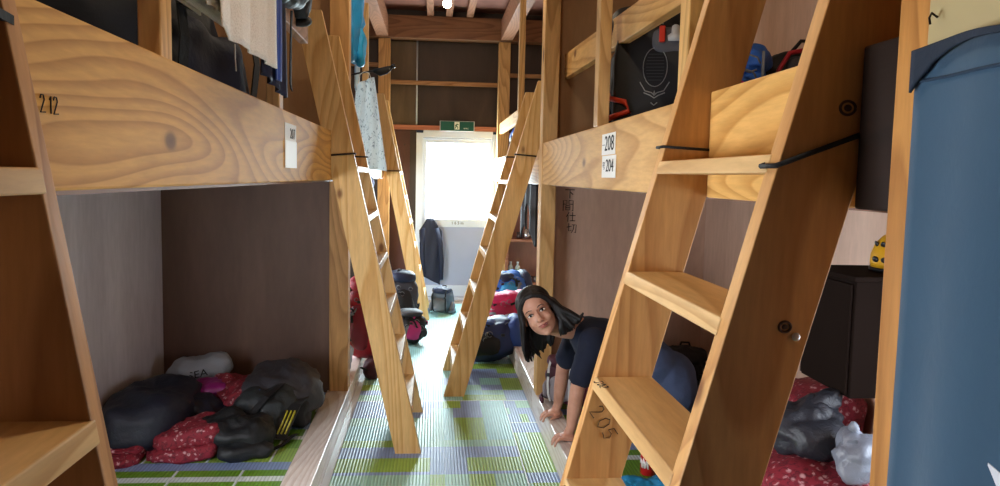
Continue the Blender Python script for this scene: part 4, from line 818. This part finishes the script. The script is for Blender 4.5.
SKIN, nt, b = newmat('skin'); v = coords(nt, rand=False); n = noise_n(nt, v, 16, 3)
nt.links.new(ramp(nt, n, [(.35, lin('c08a72')), (.65, lin('d09c84'))]), b.inputs['Base Color']); b.inputs['Roughness'].default_value = .5; b.inputs['Subsurface Weight'].default_value = .08; b.inputs['Subsurface Radius'].default_value = (.02, .008, .004)
HAIR, nt, b = newmat('black_hair'); v = coords(nt, (1, 1, .08), rand=False); n = noise_n(nt, v, 160, 3)
nt.links.new(ramp(nt, n, [(.35, lin('0c0a0b')), (.7, lin('1c1819'))]), b.inputs['Base Color']); b.inputs['Roughness'].default_value = .5; b.inputs['Specular IOR Level'].default_value = .35; bump(nt, b, n, .6, .004)
fw = Vector((-.20, -.96, .10)).normalized(); up = Vector((-.53, 0, .85)); up = (up - fw*up.dot(fw)).normalized(); rt = up.cross(fw)
E0 = P(536.5, 313.0, 3.37)
def hd(a, b_, c): return E0 + rt*a + up*b_ + fw*(c - .078)
HR = Matrix((rt, up, fw)).transposed().to_euler()
body = MB()
body.ell(hd(0, .030, -.015), (.074, .082, .092), 1, 32, 20, HR)            # cranium
body.ell(hd(0, -.040, .012), (.063, .074, .066), .95, 32, 20, HR)          # face
body.ell(hd(0, -.085, .030), (.040, .030, .038), 1, 20, 12, HR)            # jaw
body.ell(hd(0, -.104, .050), (.020, .013, .018), 1, 16, 10, HR)            # chin
for sx in (-1, 1):
    body.ell(hd(sx*.034, -.038, .058), (.022, .020, .018), 1, 16, 10, HR)  # cheek
    body.ell(hd(sx*.078, -.012, -.012), (.008, .028, .018), 1, 14, 10, HR) # ear
body.ell(hd(0, .022, .068), (.046, .016, .014), 1, 18, 10, HR)             # brow
body.tube([hd(0, .008, .076), hd(0, -.014, .086), hd(0, -.032, .096)], [.007, .009, .012], 12)
body.ell(hd(0, -.035, .094), (.013, .009, .010), 1, 14, 10, HR)
for sx in (-1, 1): body.ell(hd(sx*.012, -.038, .086), (.008, .007, .009), 1, 12, 8, HR)
body.ell(hd(0, -.064, .068), (.028, .014, .014), 1, 16, 10, HR)
NB = Vector((.715, 3.555, .675))
limb(body, [hd(0, -.06, -.035), (hd(0, -.09, -.045) + NB)/2, NB], [.050, .050, .056])
SH = {'near': Vector((.755, 3.415, .635)), 'far': Vector((.745, 3.715, .635))}
EL = {'near': Vector((.690, 3.425, .420)), 'far': Vector((.680, 3.775, .425))}
WR = {'near': Vector((.668, 3.440, .225)), 'far': Vector((.664, 3.800, .225))}
CH, WA, HP = Vector((.835, 3.565, .600)), Vector((1.01, 3.565, .540)), Vector((1.165, 3.565, .425))
def torso(mb, g=0, skip=0):
    for c, r in list(((CH, (.135, .150, .112)), ((CH+WA)/2, (.125, .140, .108)), (WA, (.12, .135, .105)), ((WA+HP)/2, (.12, .145, .115)), (HP, (.125, .160, .125))))[:5-skip] + [(CH*.55+NB*.45, (.10, .135, .085))]:
        mb.ell(c, (r[0]+g, r[1]+g, r[2]+g), .95, 28, 18, Euler((0, .22, 0)))
torso(body)
for k in ('near', 'far'):
    body.ell(SH[k], (.058, .055, .058), 1, 18, 12)
    limb(body, [SH[k], (SH[k]+EL[k])/2, EL[k], EL[k]*.45+WR[k]*.55, WR[k]], [.050, .044, .036, .034, .025])
    w0 = WR[k]; s = -1 if k == 'near' else 1      # thumb leaves on the inner side
    pl = Vector((w0.x-.020, w0.y, KR+.022)); 
    limb(body, [w0, (w0+pl)/2 + Vector((.002,0,.0)), pl], [.024, .024, .020])
    body.ell((w0.x-.012, w0.y, KR+.020), (.038, .040, .017), .8, 20, 12, Euler((0, .15, 0)))
    for q, (dy, ln) in enumerate(((-.030, .052), (-.0105, .062), (.0105, .058), (.030, .044))):
        b0 = Vector((w0.x-.036, w0.y+dy, KR+.018)); fan = dy*.35
        limb(body, [b0, b0+Vector((-ln*.45, fan*.5, .002)), b0+Vector((-ln*.78, fan*.8, -.010)), b0+Vector((-ln*.92, fan, -.030))], [.0092, .0088, .0080, .0068], 10)
    t0 = Vector((w0.x+.002, w0.y - s*.034, KR+.018))
    limb(body, [t0, t0+Vector((-.020, -s*.020, -.003)), t0+Vector((-.044, -s*.028, -.008))], [.0115, .0098, .0080], 10)
HJ = {'near': Vector((1.185, 3.475, .385)), 'far': Vector((1.185, 3.655, .385))}
KN = {'near': Vector((1.085, 3.445, .205)), 'far': Vector((1.085, 3.685, .205))}
AN = {'near': Vector((1.43, 3.475, .175)), 'far': Vector((1.43, 3.655, .175))}
for k in ('near', 'far'):
    limb(body, [HJ[k], (HJ[k]+KN[k])/2, KN[k]], [.088, .078, .058]); limb(body, [KN[k], KN[k]*.6+AN[k]*.4, AN[k]], [.056, .054, .036])
    limb(body, [AN[k], AN[k]+Vector((.045, 0, -.012)), AN[k]+Vector((.10, 0, -.022))], [.034, .034, .024])
remesh(body, 'body', SKIN, per, .0042, 3)
# clothes
sh_ = MB(); torso(sh_, .014, 2)
for k in ('near', 'far'):
    sh_.ell(SH[k], (.074, .070, .072), 1, 20, 14); e = SH[k]*.26 + EL[k]*.74
    limb(sh_, [SH[k], SH[k]*.6+EL[k]*.4, e], [.066, .062, .060])
sh_.ell(NB + Vector((.012, 0, -.018)), (.074, .088, .060), 1, 20, 12)
sh_.ell(NB + Vector((-.020, 0, .002)), (.062, .078, .050), 1, 20, 12)
sh_.wrinkle(.006, 9, 4, None, 4)
remesh(sh_, 't_shirt', fabric('navy_cotton', '131a30', .9, wr=.3), per, .008, 2)
tr = MB()
for c, r in ((WA*.6+HP*.4, (.138, .166, .134)), (HP, (.142, .178, .142)), (HP + Vector((.03, 0, -.03)), (.115, .165, .12))): tr.ell(c, r, .95, 28, 18, Euler((0, .25, 0)))
for k in ('near', 'far'):
    limb(tr, [HJ[k], (HJ[k]+KN[k])/2, KN[k]], [.106, .094, .070]); limb(tr, [KN[k], KN[k]*.6+AN[k]*.4, AN[k]*.92+KN[k]*.08], [.066, .066, .052])
tr.wrinkle(.012, 8, 7, .126, 4)
remesh(tr, 'trousers', fabric('blue_denim', '485778', .85, wr=.3), per, .008, 2)
so = MB()
for k in ('near', 'far'):
    limb(so, [AN[k]+Vector((-.01,0,0)), AN[k]+Vector((.045, 0, -.012)), AN[k]+Vector((.105, 0, -.022))], [.040, .039, .029])
remesh(so, 'socks', fabric('dark_socks', '22222a', .9), per, .006, 2)
# hair: a cap with a side parting and long locks that hang down
ha = MB()
ha.ell(hd(0, .050, -.030), (.086, .080, .094), 1, 28, 18, HR)
ha.ell(hd(.0, .000, -.065), (.084, .095, .065), 1, 28, 18, HR)
for i in range(12):    # fringe combed to both sides from a parting
    q = i/11; o = .085 - .012*q; c = .052 - .09*q
    ha.tube([hd(-.016, .082 + .022*math.sin(q*2.4), c), hd(.022, .080 + .020*math.sin(q*2.4), c + .004), hd(.052, .062 + .012*q, c - .006), hd(.072, .034, c - .014), hd(.082, .004, c - .020)], [.012, .014, .014, .014, .012], 8)
    ha.tube([hd(-.016, .082 + .022*math.sin(q*2.4), c), hd(-.042, .070 + .018*math.sin(q*2.4), c + .0), hd(-.064, .046 + .008*q, c - .008), hd(-.077, .016, c - .014), hd(-.084, -.010, c - .018)], [.012, .013, .013, .013, .012], 8)
dn = Vector((0, 0, -1)); rh = random.Random(3)
def lock(pts, r): ha.tube(pts, [r*.8, r, r*1.05, r, r*.8, r*.25][-len(pts):], 8)
for i in range(34):    # the free side: locks fall straight down past the cheek and behind the chin
    q = i/33; c = .042 - .135*q; b0 = .035 + .01*rh.random()
    a0 = hd(-.062 - .012*math.sin(q*PI), b0, c); a1 = hd(-.082 - .008*math.sin(q*PI), -.012, c - .004)
    dx = .012 + .075*q*rh.random() + .02*q; L = .135 + .05*rh.random() + .02*q
    lock([a0, a1, a1 + dn*L*.4 + Vector((dx*.2, rh.uniform(-.004, .004), 0)), a1 + dn*L*.75 + Vector((dx*.6, rh.uniform(-.006, .006), 0)), a1 + dn*L + Vector((dx, rh.uniform(-.006, .006), 0))], rh.uniform(.010, .015))
for i in range(26):    # the back of the head: locks falling behind the jaw
    q = i/25; a0 = hd(-.07 + .13*q, .0, -.095); a1 = hd(-.075 + .13*q, -.06, -.085)
    L = .10 + .05*rh.random()
    lock([a0, a1, a1 + dn*L*.4, a1 + dn*L*.75 + Vector((rh.uniform(-.008, .008), 0, 0)), a1 + dn*L + Vector((rh.uniform(-.01, .01), 0, 0))], rh.uniform(.011, .016))
for i in range(46):    # the other side: over the cheek edge, the neck and the shoulder
    q = i/45; c = .040 - .12*q; sp = rh.random()
    a0 = hd(.062, .050, c); a1 = hd(.084, .004, c - .012)
    lock([a0, a1, hd(.088 + .012*sp, -.040, c - .010), hd(.090 + .040*sp, -.080, c - .008), hd(.096 + .065*sp, -.118 - .02*rh.random(), c + .004), hd(.104 + .085*sp, -.150 + .045*sp, c + .010)], rh.uniform(.010, .015))
for i in range(22):    # locks close to the cheek, in front of the neck
    q = i/21; e = rh.random()
    lock([hd(.070, .040, .034 - .03*q), hd(.082, .0, .026 - .03*q), hd(.080, -.045, .026 - .03*q), hd(.074 + .012*e, -.085, .030 - .03*q), hd(.050 + .055*e, -.120, .030 - .03*q), hd(.036 + .080*e, -.146 - .012*rh.random(), .026 - .03*q)], rh.uniform(.009, .013))
ha.ell(hd(.02, -.05, -.085), (.078, .08, .045), 1, 22, 14, HR)
ha.wrinkle(.003, 40, 5, None, 3, aniso=(1, 1, .3))
remesh(ha, 'hair', HAIR, per, .0038, 1)
# face
EW = plain('eye_white', 'd8d0c8', .3, var=.02); EB = plain('eye_dark', '140c0a', .2); LIP = plain('lip', 'a85c54', .45)
for sx in (-1, 1):
    e = MB().ell(hd(sx*.031, .0, .0705), (.0145, .0062, .006), 1, 20, 12, HR).build('eye', EW, per, smooth=True)
    MB().ell(hd(sx*.031, .0005, .0745), (.0062, .0060, .004), 1, 16, 10, HR).build('iris', EB, e, smooth=True)
    MB().tube([hd(sx*.0155, .000, .0725), hd(sx*.024, .0062, .0765), hd(sx*.035, .0068, .0755), hd(sx*.047, .0012, .0695)], [.0012, .0022, .0022, .0010], 8).build('eyelash', EB, e, smooth=True)
    MB().tube([hd(sx*.014, .0195, .0815), hd(sx*.026, .0245, .0825), hd(sx*.040, .0235, .0775), hd(sx*.050, .0175, .0700)], [.0022, .0032, .0030, .0014], 8, .6).build('eyebrow', HAIR, per, smooth=True)
MB().tube([hd(-.026, -.0615, .0725), hd(-.013, -.0600, .0815), hd(0, -.0615, .0845), hd(.013, -.0600, .0815), hd(.026, -.0610, .0725)], [.0012, .0040, .0042, .0040, .0012], 10, .9).build('upper_lip', LIP, per, smooth=True)
MB().tube([hd(-.022, -.0655, .0745), hd(-.010, -.0700, .0825), hd(0, -.0712, .0845), hd(.010, -.0700, .0825), hd(.022, -.0650, .0745)], [.0012, .0044, .0050, .0044, .0012], 10, .9).build('lower_lip', LIP, per, smooth=True)
